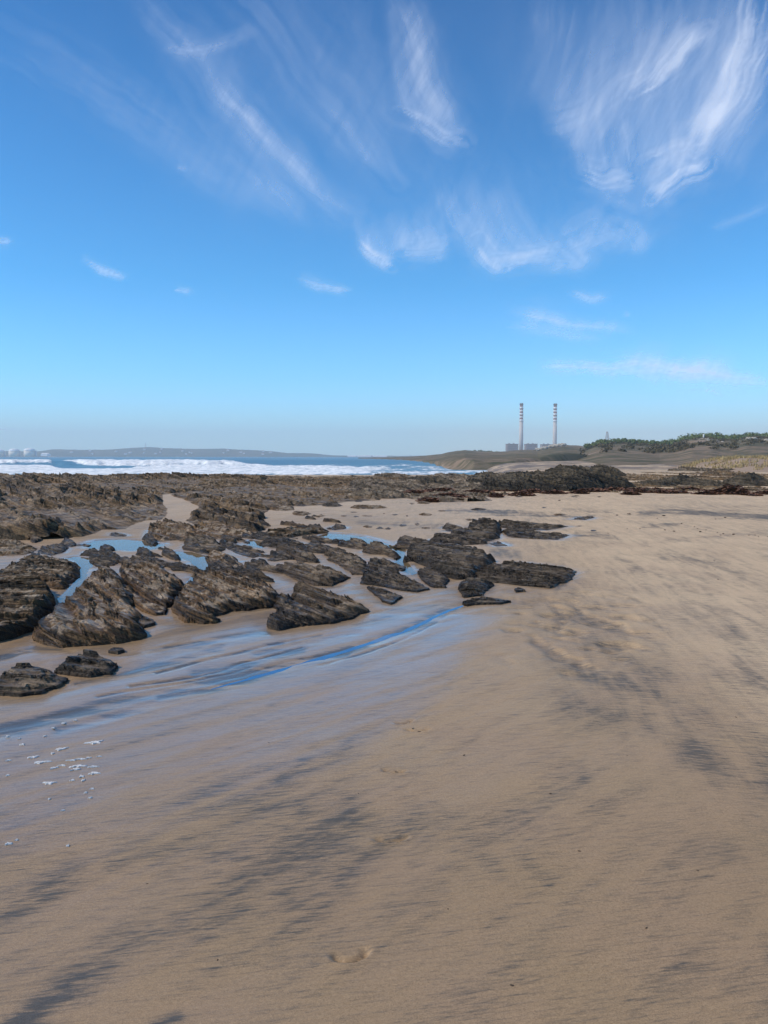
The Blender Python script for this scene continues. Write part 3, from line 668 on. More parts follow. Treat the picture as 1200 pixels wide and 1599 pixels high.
# small flat rocks and weed clumps dotted over the middle sand
rng = random.Random(5)
OWN = {(748,796): 'low flat brown rock alone on the sand above the far black ledges', (664,804): 'flat brown rock alone on the sand between the far shelf and the black ledges',
 (874,804): 'low brown rock on the sand right of the far black ledges, behind their tip', (472,803): 'dark flat rock in front of the sandy gap of the central shelf',
 (440,795): 'wide low rock at the right corner of the central shelf', (520,790): 'flat rock close under the front edge of the central shelf',
 (575,793): 'longest thin flat rock lying alone in front of the central shelf', (735,812): 'thin flat rock just behind the largest far black ledge',
 (900,776): 'thin flat rock just in front of the seaweed line', (700,779): 'flat rock at the near edge of the stony far shelf'}
SMALL = [(748,796,28,5),(664,804,24,6),(783,805,10,3),(630,821,14,5),(652,819,10,6),(666,825,18,5),(606,826,14,5),(573,806,20,3),(537,806,10,4),(556,807,10,4),(502,806,14,5),(575,823,18,5),(593,825,14,5),
 (880,798,12,4),(874,804,24,6),(926,829,14,4),(984,803,14,5),(937,777,12,5),(900,776,24,4),(472,803,30,8),(440,795,50,9),(520,790,36,8),(575,793,66,8),(620,775,24,5),(560,783,16,5),(644,787,10,4),(662,786,24,6),(470,790,20,6),(812,776,18,5),(700,779,30,7),
 (484,865,8,3),(690,798,14,4),(552,800,12,3),(617,804,12,3),(700,817,8,3),(735,812,22,5),(850,793,10,3),(905,822,12,3),(915,798,10,3)]
for i, (x, y, wd, ht) in enumerate(SMALL):
    pts = []
    for k in range(9):
        a = 2*math.pi*k/9; r = rng.uniform(.75, 1.1)
        pts.append((x+wd/2*r*math.cos(a), y-ht*0.15+ht*0.42*r*math.sin(a)))
    d = float(unproj(x, y)[1])
    rock_px(pts, max(.03, ht*d/1200*.8), 'rock_brown' if i % 3 else 'rock_dark', OWN.get((x, y), 'small dark flat rock scattered on the pale middle sand'), 900+i*7,
        cat='rock', group=None if (x, y) in OWN else 'small flat rocks scattered on the middle sand', name='small_rock', strike=-10, layer=.06, edge=.12, lift=.3)

# thin upright edges of slate that just break the sand between the rocks
rn = random.Random(77)
FIN = [(rn.uniform(285, 420), rn.uniform(838, 905)) for _ in range(46)]+[(rn.uniform(420, 560), rn.uniform(834, 872)) for _ in range(20)]+[(rn.uniform(40, 290), rn.uniform(842, 886)) for _ in range(20)]+[(rn.uniform(560, 690), rn.uniform(850, 905)) for _ in range(10)]+[(rn.uniform(400, 520), rn.uniform(806, 830)) for _ in range(8)]
for i, (x, y) in enumerate(FIN):
    cx, cy = (float(q) for q in unproj(x, y))
    if any(float(sdist(np.array([cx]), np.array([cy]), P)[0]) > -.05 for P in POOLW): continue
    L = rn.uniform(.25, .75); W_ = rn.uniform(.04, .15); th = R(rn.uniform(-66, -44))
    P = []
    for k in range(10):
        a_ = 2*math.pi*k/10; u = L*math.cos(a_)*rn.uniform(.8, 1.1); v = W_*math.sin(a_)*rn.uniform(.7, 1.2)
        P.append((cx+u*math.cos(th)-v*math.sin(th), cy+u*math.sin(th)+v*math.cos(th)))
    o = rock(P, rn.uniform(.06, .15), 'rock_dark' if i % 2 else 'rock_grey', 3000+i*5, strike=math.degrees(th), layer=.04, edge=.05, name='slate_fin', jag=.25, lean=.2)
    tag(o, 'thin dark edge of slate slanting out of the sand between the larger rocks', 'rock', 'thin slate edges among the middle rocks')

# ------------------------------------------------------------------ rock shelves of the reef
def shelf(pts_w, Hh, mat, label, seed, **kw):
    o = rock(pts_w, Hh, mat, seed, name='rock_shelf', **kw); tag(o, label, 'rock shelf'); return o
def gp(pts): return [tuple(float(q) for q in unproj(x, y)) for x, y in pts]
def hill(k, seed, s=6.0):
    return lambda A, B: k*(sst(.35, .75, fbm(A/s+seed, B/(s*0.6), seed, 3))-0.3)
left = gp([(-260,836),(-60,846),(20,842),(80,840),(118,837),(136,832),(150,826),(192,826),(232,813),(262,812),(283,801),(287,794),(280,788)])
left = left+[(-9.0, 33), (-8, 45), (-9, 62), (-60, 62), (-60, 22)]
shelf(left, .26, 'reef', 'wide brown layered rock shelf at the far left, in front of the breaking waves', 31, strike=-60, layer=.38, res=.06, edge=.3, along=0, across=.1, jag=.03, rough=.05, zfun=hill(.30, 4), lean=.12, joint=1.2, saw=1.3)
mid = gp([(284,788),(292,800),(288,813),(310,822),(345,826),(400,834),(432,824),(425,806),(445,793),(500,789),(540,783),(590,781),(620,772)])
mid = mid+[(1.5, 42), (2.5, 52), (1, 62), (-12, 62), (-11, 45), (-9.6, 33)]
shelf(mid, .22, 'reef', 'central brown and grey rock shelf between the sandy inlet and the far beach', 57, strike=-60, layer=.30, res=.055, edge=.25, along=0, across=.1, jag=.05, rough=.05, zfun=hill(.20, 8, 5), lean=.12, joint=1.2, saw=1.3, rstep=.75)
cen = gp([(560,776),(600,778),(640,776),(690,782),(722,783),(748,776),(770,768),(800,764)])
cen = cen+[(9, 47), (11, 62), (0, 64), (-3, 55), (-2, 44)]
shelf(cen, .26, 'reef_mixed', 'low dark stony shelf in the distance left of the high dark ridge', 83, strike=-60, layer=.22, res=.06, edge=.3, along=0, across=.1, jag=.12, rough=.06, zfun=hill(.30, 5, 4), joint=1.2, saw=1.3, rstep=.85)
right = [tuple(q) for q in gp([(960,762),(1010,766),(1060,768),(1120,768),(1200,766),(1300,768),(1420,772)])]
right = right+[(46, 60), (44, 70), (16, 70), (12, 52)]
shelf(right, .18, 'reef', 'dark rock shelf along the right side behind the seaweed line', 97, strike=-50, layer=.26, res=.075, edge=.3, along=0, across=.2, jag=.12, rough=.06, zfun=hill(.18, 12, 4), joint=1.2, saw=1.3, rstep=.85)

front = gp([(705,781),(760,776),(800,771),(850,771),(900,768),(950,770),(985,771),(1040,768),(1100,770),(1170,772),(1260,771)])
front = front+[(24, 37), (10, 36), (4, 33)]
shelf(front, .10, 'reef', 'low broken brown rock flat at the foot of the high dark ridge, under the seaweed', 119, strike=-50, layer=.16, res=.05, edge=.2, along=0, across=.2, jag=.16, rough=.10, zfun=hill(.12, 3, 2.5), joint=1.2, saw=1.3, rstep=.9)
def ridge(sky_px, D, depth, mat, label, seed, name='rock', cat='rock', group=None, **kw):
    "rock ridge whose crest was measured against the horizon at depth D"
    pts = [at_dist(x, y, D) for x, y in sky_px]
    x0 = pts[0][0]; x1 = pts[-1][0]
    xs = [p[0] for p in pts]; zs = [max(.1, p[2]) for p in pts]
    poly = [(x0, D-depth*.2)]+[(x0+(x1-x0)*t, D-depth*(.42+.1*math.sin(9*t+seed))) for t in (.15, .4, .6, .85)]+[(x1, D-depth*.2), (x1, D+depth*.3)]+[(x0+(x1-x0)*t, D+depth*.55) for t in (.8, .5, .2)]+[(x0, D+depth*.3)]
    P = np.array(poly); cx = P[:, 0].mean(); cy = P[:, 1].mean()
    st = R(kw.get('strike', -10))
    def zf(A, B):
        X = cx+A*math.cos(st)-B*math.sin(st); Y = cy+A*math.sin(st)+B*math.cos(st)
        prof = np.interp(X, xs, zs)
        return 0.80*prof*np.clip(1-np.abs((Y-D)/(depth*0.62))**1.6, 0, 1)
    o = rock(poly, 0.16, mat, seed, name=name, res=kw.pop('res', .06), edge=.5, along=0, across=0, zfun=zf, jag=.22, rough=.16, saw=1.5, joint=1.4, rstep=.8, **kw)
    tag(o, label, cat, group); return o
ridge([(716,754),(745,747),(775,743),(792,739),(800,734),(830,732),(850,731),(880,735),(900,745)], 38, 4.5, 'reef_dark', 'low left half of the high dark rock ridge on the far beach', 11, layer=.17, strike=-45)
ridge([(840,742),(858,731),(876,724),(884,720),(905,721),(924,723),(936,729),(960,738),(990,752)], 39, 5, 'reef_dark', 'tallest dark rock ridge on the far beach, below the right chimney', 12, layer=.18, strike=-45)
ridge([(912,736),(925,728),(945,722),(962,727),(975,736)], 60, 4, 'reef_dark', 'small dark outcrop peeping over the right end of the tallest ridge', 13, layer=.17)
ridge([(990,760),(1010,753),(1040,750),(1060,743),(1070,739),(1080,745),(1110,749),(1130,753),(1150,760)], 42, 4, 'reef_dark', 'jagged dark rock row right of the tallest ridge', 14, layer=.15)
ridge([(1130,757),(1150,748),(1165,740),(1185,738),(1195,748),(1230,752),(1290,750)], 42, 4, 'reef_dark', 'humped dark rock near the right edge behind the seaweed', 15, layer=.15)
ridge([(1030,735),(1050,730),(1068,727),(1090,730),(1115,731),(1150,730),(1180,733)], 75, 4, 'reef_mixed', 'long thin rock outcrop at the foot of the dry grass bank', 16, layer=.3, res=.1)
ridge([(1096,738),(1115,734),(1128,731),(1145,735),(1165,735),(1180,740)], 62, 3, 'reef', 'pair of brown humps in front of the dry grass bank', 17, layer=.24, res=.08)
ridge([(738,744),(748,738),(760,736),(775,738),(790,743)], 55, 4, 'reef_dark', 'distant dark outcrop just left of the high ridge', 18, layer=.24, res=.08)
ridge([(630,747),(645,742),(665,741),(700,745),(715,750)], 45, 3, 'reef_dark', 'dark hump at the right end of the central shelf', 19, layer=.22, res=.07)

# ------------------------------------------------------------------ seaweed wrack (low tangled clumps)
def clump(cx, cy, rx, ry, hh, mat, name, seed, n, leaf=.12, thin=.25, base=0):
    r = np.random.RandomState(seed)
    a = r.uniform(0, 2*np.pi, n); q = np.sqrt(r.uniform(0, 1, n))
    x = rx*q*np.cos(a); y = ry*q*np.sin(a)
    z = base+hh*(1-q**2)*r.uniform(.3, 1, n)*(0.5+fbm(x*2+seed, y*2, seed, 2))
    th = r.uniform(0, np.pi, n); L = leaf*r.uniform(.5, 1.5, n); t = L*thin
    ux = np.cos(th)*L; uy = np.sin(th)*L; vx = -np.sin(th)*t; vy = np.cos(th)*t
    dz1 = r.uniform(-.4, .4, n)*L; dz2 = r.uniform(.2, .9, n)*t
    V = np.stack([np.stack([x-ux-vx, y-uy-vy, z-dz1], -1), np.stack([x+ux-vx, y+uy-vy, z+dz1], -1),
                  np.stack([x+ux+vx, y+uy+vy, z+dz1+dz2], -1), np.stack([x-ux+vx, y-uy+vy, z-dz1+dz2], -1)], 1).reshape(-1, 3)
    V[:, 2] = np.maximum(V[:, 2], base+.002)
    F = np.arange(4*n).reshape(-1, 4)
    o = mesh_np(name, V, F, M[mat]); o.location = (cx, cy, 0); return o
WR = [(1140,772,60,10),(1172,775,24,6),(1195,773,30,6),(1010,767,70,7),(1080,767,60,6),(960,766,60,6),(900,765,60,7),(850,765,60,6),(790,766,50,7),(745,770,50,8),(700,776,50,9),(650,770,40,6),(905,771,22,4),(1000,770,26,4),(1060,771,30,4),(690,767,50,5),(830,769,30,5),(775,776,16,4),(925,768,50,5),(865,771,40,5),(815,774,40,5),(1040,771,40,5),(1105,773,40,5),(720,781,26,5),(670,783,30,5),(985,773,24,4),(1225,774,40,6)]
for i, (x, y, wd, ht) in enumerate(WR):
    cx, cy = (float(q) for q in unproj(x, y)); d = cy
    lab = {0: 'thickest mound of red-brown seaweed, near the right edge of the beach', 1: 'small seaweed clump just right of the thickest mound'}.get(i)
    o = clump(cx, cy, wd*d/2400, max(.6, ht*.5*d*d/(1.65*1200)*.5), (.34 if i == 0 else .12), 'weed', 'seaweed_clump', 40+i, 1100 if wd > 40 else 500, .13)
    tag(o, lab or 'low red-brown seaweed clump in the wrack line along the far rocks', 'seaweed', None if lab else 'seaweed clumps of the wrack line')

# pebbles on the right-hand sand
peb = []
for k in range(3):
    v = []; n = 10; mb = MB(); rr = random.Random(k)
    V = []; F = []
    for i in range(1, 5):
        for j in range(n):
            ph = math.pi*i/5; a = 2*math.pi*j/n; q = rr.uniform(.85, 1.15)
            V.append((q*math.sin(ph)*math.cos(a), .8*q*math.sin(ph)*math.sin(a), .55*math.cos(ph)))
    for i in range(3):
        for j in range(n): F.append((i*n+j, i*n+(j+1) % n, (i+1)*n+(j+1) % n, (i+1)*n+j))
    F.append(tuple(range(n-1, -1, -1))); F.append(tuple(3*n+j for j in range(n)))
    me = bpy.data.meshes.new('pebble'); me.from_pydata(V, [], [f[::-1] for f in F]); me.materials.append(M['pebble']); peb.append(me)
PB = [(1037,806,4),(1027,810,2),(1118,811,2),(1133,809,3),(1065,818,3),(1039,828,3),(1053,830,3),(1094,831,4),(1130,834,3),(1126,836,2),(1146,835,4),(1090,826,2),(1103,828,2),(1121,832,2),(980,826,2),(1000,826,2),(1116,876,2),(1122,905,2.5),(1117,890,1.6),(1170,836,2),(1185,838,2),(964,805,3),(874,782,3),(950,833,2),(1180,836,2),(600,802,2),(636,806,3),(1200,838,2),(1150,803,2),(1085,823,2)]
for i, (x, y, s) in enumerate(PB):
    o = bpy.data.objects.new('pebble', peb[i % 3]); C.objects.link(o); cx, cy = unproj(x, y)
    sz = s*1.0*float(cy)/1200/2*1.1; o.location = (float(cx), float(cy), float(ground_z(cx, cy))+sz*.25); o.scale = (sz*1.25, sz, sz); o.rotation_euler = (0, 0, i)
    tag(o, 'small dark pebble lying on the pale dry sand at the right', 'pebble', 'pebbles on the right-hand sand')

for i, (x, y) in enumerate(((655,1143),(645,1138),(640,1128),(618,1205),(725,1180),(560,1240),(905,1330),(1010,1450),(340,1500),(800,1540),(420,1160),(980,1180),(1090,1360),(230,1380),(700,1420),(1150,1120),(860,1240))):
    o = bpy.data.objects.new('shell_bit', peb[i % 3]); C.objects.link(o); cx, cy = unproj(x, y)
    sz = rng.uniform(.0022, .0045)*(1+float(cy)*.1); o.location = (float(cx), float(cy), float(ground_z(cx, cy))+sz*.2); o.scale = (sz*1.6, sz, sz*.5); o.rotation_euler = (0, 0, i)
    tag(o, 'tiny dark chip of shell on the wet foreground sand', 'shell', 'tiny shell chips on the foreground sand')
# patches of foam left on the wet sand, lower left
def foam_patch(x, y, wpx, hpx, seed):
    cx, cy = (float(q) for q in unproj(x, y))
    sx = wpx*cy/1200/2; sy = max(.005, hpx*cy*cy/(1.65*1200)/2*.62); sx *= .95
    n = 26; r = random.Random(seed); ph = [r.uniform(0, 6.28) for _ in range(4)]
    V = [(0, 0, .003)]; F = []
    for q, z in ((.55, .003), (.85, .0022), (1.0, -.004)):
        for k in range(n):
            a = 2*math.pi*k/n; rad = q*(1+.30*math.sin(3*a+ph[0])+.25*math.sin(5*a+ph[1])+.18*math.sin(8*a+ph[2]))
            V.append((sx*rad*math.cos(a), sy*rad*math.sin(a), z+r.uniform(-.0008, .0008)))
    for k in range(n): F.append((0, 1+k, 1+(k+1) % n))
    for i in range(2):
        for k in range(n): F.append((1+i*n+k, 1+(i+1)*n+k, 1+(i+1)*n+(k+1) % n, 1+i*n+(k+1) % n))
    me = bpy.data.meshes.new('foam_patch'); me.from_pydata(V, [], F); me.materials.append(M['foam'])
    o = bpy.data.objects.new('foam_patch', me); C.objects.link(o)
    o.location = (cx, cy, float(ground_z(np.array(cx), np.array(cy)))+.003); o.rotation_euler = (0, 0, r.uniform(.0, .5)); return o
FP = [(148,1160,24,7),(96,1170,18,5),(52,1183,15,5),(65,1191,26,5),(84,1200,12,4),(97,1196,12,3),(112,1188,14,3),(126,1186,16,3),(138,1184,8,3),(122,1197,24,5),(118,1202,13,5),(146,1198,14,3),(147,1208,16,6),(127,1213,8,5),(130,1219,6,4),(77,1223,18,6),(12,1211,5,4),(13,1188,8,3),(82,1177,6,3),(35,1163,7,4),(30,1154,5,2),(70,1150,6,2),(100,1130,6,2),(84,1137,5,2),(118,1125,4,2),(13,1318,12,5),(106,1321,5,4),(144,1232,6,3),(77,1248,4,3),(26,1312,5,3),(134,1238,5,3),(141,1246,6,3),(12,1150,6,2),(155,1182,7,2),(113,1219,6,4),(98,1266,6,2)]
for i, a in enumerate(FP):
    o = foam_patch(*a, i)
    lab = {0: 'upper right patch of white foam, a slanting streak on the wet sand', 25: 'lone white foam patch at the left edge, nearest the camera'}.get(i)
    tag(o, lab or 'small white foam patch on the wet sand at the lower left', 'foam', None if lab else 'foam patches on the wet sand')

# ------------------------------------------------------------------ sea
SEA_Z = -0.9
def build_sea():
    ys = [-500, -200, -60, 0, 40]; y = 62.0
    while y < 400: ys.append(y); y += max(.45, .006*y)
    while y < 8000: ys.append(y); y += .03*y
    ys = np.array(ys+[8000])
    s = np.concatenate([[-8, -5, -3, -2, -1.4, -1.0], np.arange(-.75, .35, .0035), [.5, .8, 1.2, 2, 4, 8]])
    W = np.minimum(np.sqrt(ys**2+900), 1000)
    X = W[:, None]*s[None, :]; Y = np.repeat(ys[:, None], len(s), 1)
    px, py = proj(X, Y, X*0+SEA_Z)
    wpy = py+2.4*(fbm(px/50, py/14+2, 3, 3)-0.5)+1.6*(fbm(px/9, py/4, 13, 3)-0.5)
    foam = np.zeros(X.shape)
    # inner surf, then two breaker lines with blue faces between them
    bs_ = np.interp(px, [0, 76, 92, 150, 240], [726.5, 727, 730.5, 731, 727]); foam = np.maximum(foam, sst(bs_, bs_+3, wpy)*sst(720, 520, px)*0.80)
    foam = np.maximum(foam, 1.0*np.exp(-((wpy-np.interp(px, [-200, 0, 78, 84], [723, 725, 725, 727]))/1.8)**2)*sst(86, 76, px))
    foam = np.maximum(foam, 1.0*np.exp(-((wpy-np.interp(px, [90, 130, 180, 350, 372, 420], [723.5, 725.5, 726.5, 725, 726.5, 729]))/1.9)**2)*sst(84, 100, px)*sst(470, 400, px))
    foam = np.maximum(foam, sst(727, 729, wpy)*sst(150, 300, px)*sst(440, 380, px)*.9)
    foam = np.maximum(foam, .7*np.exp(-((wpy-729.5)/1.5)**2)*sst(380, 400, px)*sst(620, 520, px))
    foam = np.maximum(foam, .5*np.exp(-((wpy-724)/1.0)**2)*sst(390, 400, px)*sst(440, 420, px))
    foam = np.maximum(foam, .55*np.exp(-((wpy-717.5)/.5)**2)*sst(120, 150, px)*sst(200, 180, px))
    foam = np.maximum(foam, .55*np.exp(-((wpy-718.5)/.5)**2)*sst(260, 300, px)*sst(420, 340, px))
    foam = np.maximum(foam, .42*sst(719, 728, wpy)*sst(330, 480, px)*(.6+.8*vn(px/25, py/3, 61)))  # foam speckle that also paints the pale mist over the right-hand sea
    foam = np.maximum(foam, sst(731, 735, wpy)*sst(480, 560, px)*.55)
    foam = foam-.6*np.exp(-((wpy-735)/1.1)**2)*sst(.40, .55, vn(px/50, px*0, 8))-.5*np.exp(-((wpy-741)/1.0)**2)*sst(.4, .6, vn(px/40, px*0+4, 9))
    ph = Y+10*(fbm(X/60, Y/60, 4, 2)-.5)
    sw = 0.30*np.sin(ph/9.0)*sst(60, 110, Y)*sst(900, 400, Y)
    brk = sst(.5, .9, foam)
    Z = SEA_Z+sw*.6+brk*(.10+.55*fbm(X/2.5, Y/2.5, 5, 4)*sst(90, 160, Y))
    Z = Z+1.0*np.exp(-((wpy-725.5)/1.6)**2)*sst(480, 300, px)*sst(100, 200, Y)
    Z = np.where(Y < 50, SEA_Z, Z)
    V = np.stack([X, Y, Z], -1).reshape(-1, 3)
    o = mesh_np('sea', V, grid_faces(len(ys), len(s)), M['sea'], {'foam': foam}, smooth=True)
    tag(o, 'blue sea with white breaking surf', None, None, 'structure')
build_sea()

# ------------------------------------------------------------------ far land
def land(sky_px, D, D0, D1, mat, name, label, seed, treeh=0, nx=300, nd=60, sandy=None, zb=0.0, rough=.12, lowz=-1.2, foot=0):
    """hill country: front foot at distance D0, crest at D (measured skyline), falling behind to D1"""
    xs = np.linspace(sky_px[0][0], sky_px[-1][0], nx); D0f = D0; D0 = D0 if np.isscalar(D0) else D0[1][-1]
    crest = np.interp(xs, [p[0] for p in sky_px], [p[1] for p in sky_px])
    crest = crest+0.6*(fbm(xs/9, xs*0, seed, 3)-.5)
    ds = np.concatenate([np.linspace(D0, D, nd), np.linspace(D, D1, nd//3)[1:]])
    PX, DD = np.meshgrid(xs, ds)
    cz = (712.5-np.interp(PX, xs, crest))*D/1200+H_CAM-treeh
    if not np.isscalar(D0f):
        d0 = np.interp(PX, *D0f); DD = np.where(DD < D, d0+(DD-D0)/(D-D0)*(D-d0), DD); D0 = d0
    t = (DD-D0)/(D-D0)
    up = foot*sst(0, .03, t)+(1-foot)*sst(0, 1, t*0.96+0.02)**.9
    back = np.where(t > 1, 1-sst(1, D1/D*1.0, DD/D)*1.0, 1)
    X = (PX-600)/1200*DD
    Z = lowz+(cz-lowz)*np.where(t <= 1, up, back)
    Z = Z+rough*np.abs(cz)*(fbm(X/(D*.03), DD/(D*.05), seed+3, 4)-.5)*np.clip(t*1.6, 0, 1)*sst(1.35, 1.0, t)*2*sst(1.0, .8, t)
    sd = np.zeros(X.shape) if sandy is None else sandy(PX, t, X, DD)
    V = np.stack([X, DD, Z], -1).reshape(-1, 3)
    o = mesh_np(name, V, grid_faces(len(ds), nx), M[mat], {'sandy': sd}, smooth=True)
    tag(o, label, None, None, 'structure')
land([(-500,704),(-100,705),(0,704),(60,705),(85,701.5),(130,702.5),(170,702),(200,700),(215,699),(235,698),(260,700),(300,701),(350,700.5),(370,702),(400,703),(430,705),(450,707.5),(480,707.5),(500,709),(520,711),(560,712),(590,711),(620,712),(660,711.5),(760,711),(900,710)],
     3600, 3050, 5400, 'far_hill', 'far_hills', 'hazy low hills across the bay', 5, sandy=lambda P, t, X, D: .12+.25*sst(.25, .0, t))
land([(560,714.5),(600,714.0),(640,713.2),(668,711),(690,709),(700,706.5),(725,704),(745,705.5),(760,706),(790,705.5),(810,704),(840,703.5),(862,699),(880,697),(905,698),(918,699),(940,693),(1000,692),(1060,690),(1160,688),(1400,690)],
     900, ([560, 640, 690, 740, 800, 870, 950], [860, 450, 170, 125, 125, 170, 230]), 1700, 'headland', 'far_headland', 'hazy scrub covered headland below the chimneys', 8,
     sandy=lambda P, t, X, D: .02+.18*sst(.16, .02, t)+.10*sst(.5, .3, np.abs(t-.35)), nd=90, rough=.10, foot=.25)
land([(820,716),(860,712),(890,706),(905,700),(915,697),(930,692),(945,689),(960,688),(985,689.5),(1000,690),(1030,692),(1060,688),(1080,682),(1110,681),(1125,684),(1150,683.5),(1165,680),(1190,680),(1220,682),(1300,679),(1500,676),(1800,680)],
     430, 105, 800, 'headland', 'near_headland', 'scrub covered dune headland at the right with pale sandy blowouts', 12, treeh=2.2, nd=130, nx=420, foot=.17,
     sandy=lambda P, t, X, D: -.02+.08*sst(.30, .05, t)+.08*sst(.12, .02, t)*sst(.55, .3, fbm(X/25, D/60, 2, 2))+.5*np.exp(-(((P-1095)/26)**2+((t-.62)/.16)**2))+.4*np.exp(-(((P-1175)/26)**2+((t-.55)/.12)**2))+.32*np.exp(-(((P-1070)/40)**2+((t-.86)/.03)**2)), rough=.09)

# dune trees along the skyline (trunk + leafy crown), and scrub on the slopes
def leaf_cloud(rx, ry, rz, n, seed, leaf):
    r = np.random.RandomState(seed); V = np.zeros((0, 3))
    k = 9; cc = np.stack([r.uniform(-.62, .62, k)*rx, r.uniform(-.6, .6, k)*ry, r.uniform(.35, .8, k)*rz], -1); cr = r.uniform(.35, .6, k)
    which = r.randint(0, k, n); d = r.normal(size=(n, 3)); d /= np.linalg.norm(d, axis=1)[:, None]
    rad = r.uniform(.6, 1.05, n)*cr[which]
    c = cc[which]+d*rad[:, None]*np.array([rx, ry, rz])*.75
    c[:, 2] = np.maximum(c[:, 2], .12*rz)
    u = r.normal(size=(n, 3)); u /= np.linalg.norm(u, axis=1)[:, None]; v = np.cross(u, d); v /= np.linalg.norm(v, axis=1)[:, None]+1e-6
    s = (leaf*r.uniform(.6, 1.4, n))[:, None]
    V = np.stack([c-u*s, c-v*s*.7, c+u*s, c+v*s*.7], 1).reshape(-1, 3)
    return V, np.arange(4*n).reshape(-1, 4)
protos = []
for k, (rx, rz) in enumerate(((5.5, 5.0), (4.0, 4.2), (7.5, 4.6))):
    t = empty('dune_tree', (0, 0, 0)); V, F = leaf_cloud(rx, rx*.8, rz, 1500, 3+k, .42)
    mesh_np('crown', V, F, M['leaf'], parent=t)
    mb = MB(); mb.bar((0, 0, -1), (.3, 0, rz*.45), .35, .2)
    for q in range(4): mb.bar((.2, 0, rz*.3), (rx*.5*math.cos(q*1.6), rx*.4*math.sin(q*1.6), rz*.65), .16, .06)
    mb.build('trunk', M['bark'], t); protos.append(t)
nb_sky = [(915,697),(930,690),(945,687),(960,686),(985,687.5),(1000,688),(1030,691),(1060,687),(1080,679),(1115,677.5),(1125,682),(1150,681),(1165,677.5),(1190,678),(1220,680),(1300,677)]
spots = []
rg = random.Random(8)
for px in list(range(925, 1290, 9)):
    spots.append((px+rg.uniform(-3, 3), 430+rg.uniform(-20, 10), 0))
for px in range(1068, 1290, 11): spots.append((px+rg.uniform(-4, 4), 400+rg.uniform(-20, 10), 4.5))
for px in range(1140, 1290, 12): spots.append((px+rg.uniform(-4, 4), 370+rg.uniform(-15, 10), 8.5))
for px in range(1160, 1290, 13): spots.append((px+rg.uniform(-4, 4), 345+rg.uniform(-15, 10), 12))
for px in range(722, 792, 7): spots.append((px+rg.uniform(-2, 2), 905, -100))
used = set()
for i, (px, D, drop) in enumerate(spots):
    if drop == -100: y = 704.3; k = 1
    k = rg.choice((0, 2, 2)) if px > 1050 else rg.choice((1, 1, 2))
    y = float(np.interp(px, [p[0] for p in nb_sky], [p[1] for p in nb_sky]))+max(0, drop)*1.1
    if drop == -100: y = float(np.interp(px, [720, 745, 790], [705.5, 703.2, 706.5]))
    o = protos[k] if k not in used else copy_tree(protos[k]); used.add(k)
    s = rg.uniform(.85, 1.35)*(1 if px > 1050 else .72)
    top = (712.5-y)*D/1200+H_CAM
    o.location = ((px-600)/1200*D, D, top-(5.0, 4.2, 4.6)[k]*.93*s); o.scale = (s, s, s); o.rotation_euler = (0, 0, rg.uniform(0, 6.28))
    if px > 1050 and drop == 0: tl = ('rounded green tree on the skyline of the high right-hand dune', 'trees on the skyline of the high dune')
    elif px > 1050: tl = ('rounded green tree in the lower thicket on the high right-hand dune', 'trees in the lower thicket of the high dune')
    elif drop == -100: tl = ('small hazy tree on the distant headland crest left of the left chimney', 'trees on the distant headland crest')
    else: tl = ('small tree in the thin row on the hazy crest left of the high dune', 'trees along the lower hazy crest')
    tag(o, tl[0], 'tree', tl[1])
for k in range(3):
    if k not in used: protos[k].location = (180+k*5, 420, 8)

def land_z(px, D, sky_list, Dc, D0, treeh, lowz=-1.2):
    cz = (712.5-np.interp(px, [p[0] for p in sky_list], [p[1] for p in sky_list]))*Dc/1200+H_CAM-treeh
    t = (D-D0)/(Dc-D0); ft = .25 if Dc == 900 else .17; return lowz+(cz-lowz)*(ft*sst(0, .03, t)+(1-ft)*sst(0, 1, t*.96+.02)**.9)
NH = [(820,716),(860,712),(890,706),(905,700),(915,697),(930,692),(945,689),(960,688),(985,689.5),(1000,690),(1030,692),(1060,688),(1080,682),(1110,681),(1125,684),(1150,683.5),(1165,680),(1190,680),(1220,682),(1300,679),(1500,676)]
def scrub():
    r = np.random.RandomState(4); n = 420; VV = []; FF = []; b = 0
    px = r.uniform(870, 1320, n); D = r.uniform(215, 420, n)
    keep = fbm((px-600)/1200*D/18, D/18, 6, 2) > .42
    for p, d in zip(px[keep], D[keep]):
        z = float(land_z(p, d, NH, 430, 105, 2.2)); x = (p-600)/1200*d
        V, F = leaf_cloud(r.uniform(1.2, 2.8), r.uniform(1, 2), r.uniform(.8, 1.7), 60, r.randint(9999), .3)
        VV.append(V+np.array([x, d, z-.2])); FF.append(F+b); b += len(V)
    o = mesh_np('dune_scrub', np.concatenate(VV), np.concatenate(FF), M['scrub'])
    tag(o, 'low olive brown scrub covering the dune slopes', 'scrub', None, 'stuff')
scrub()
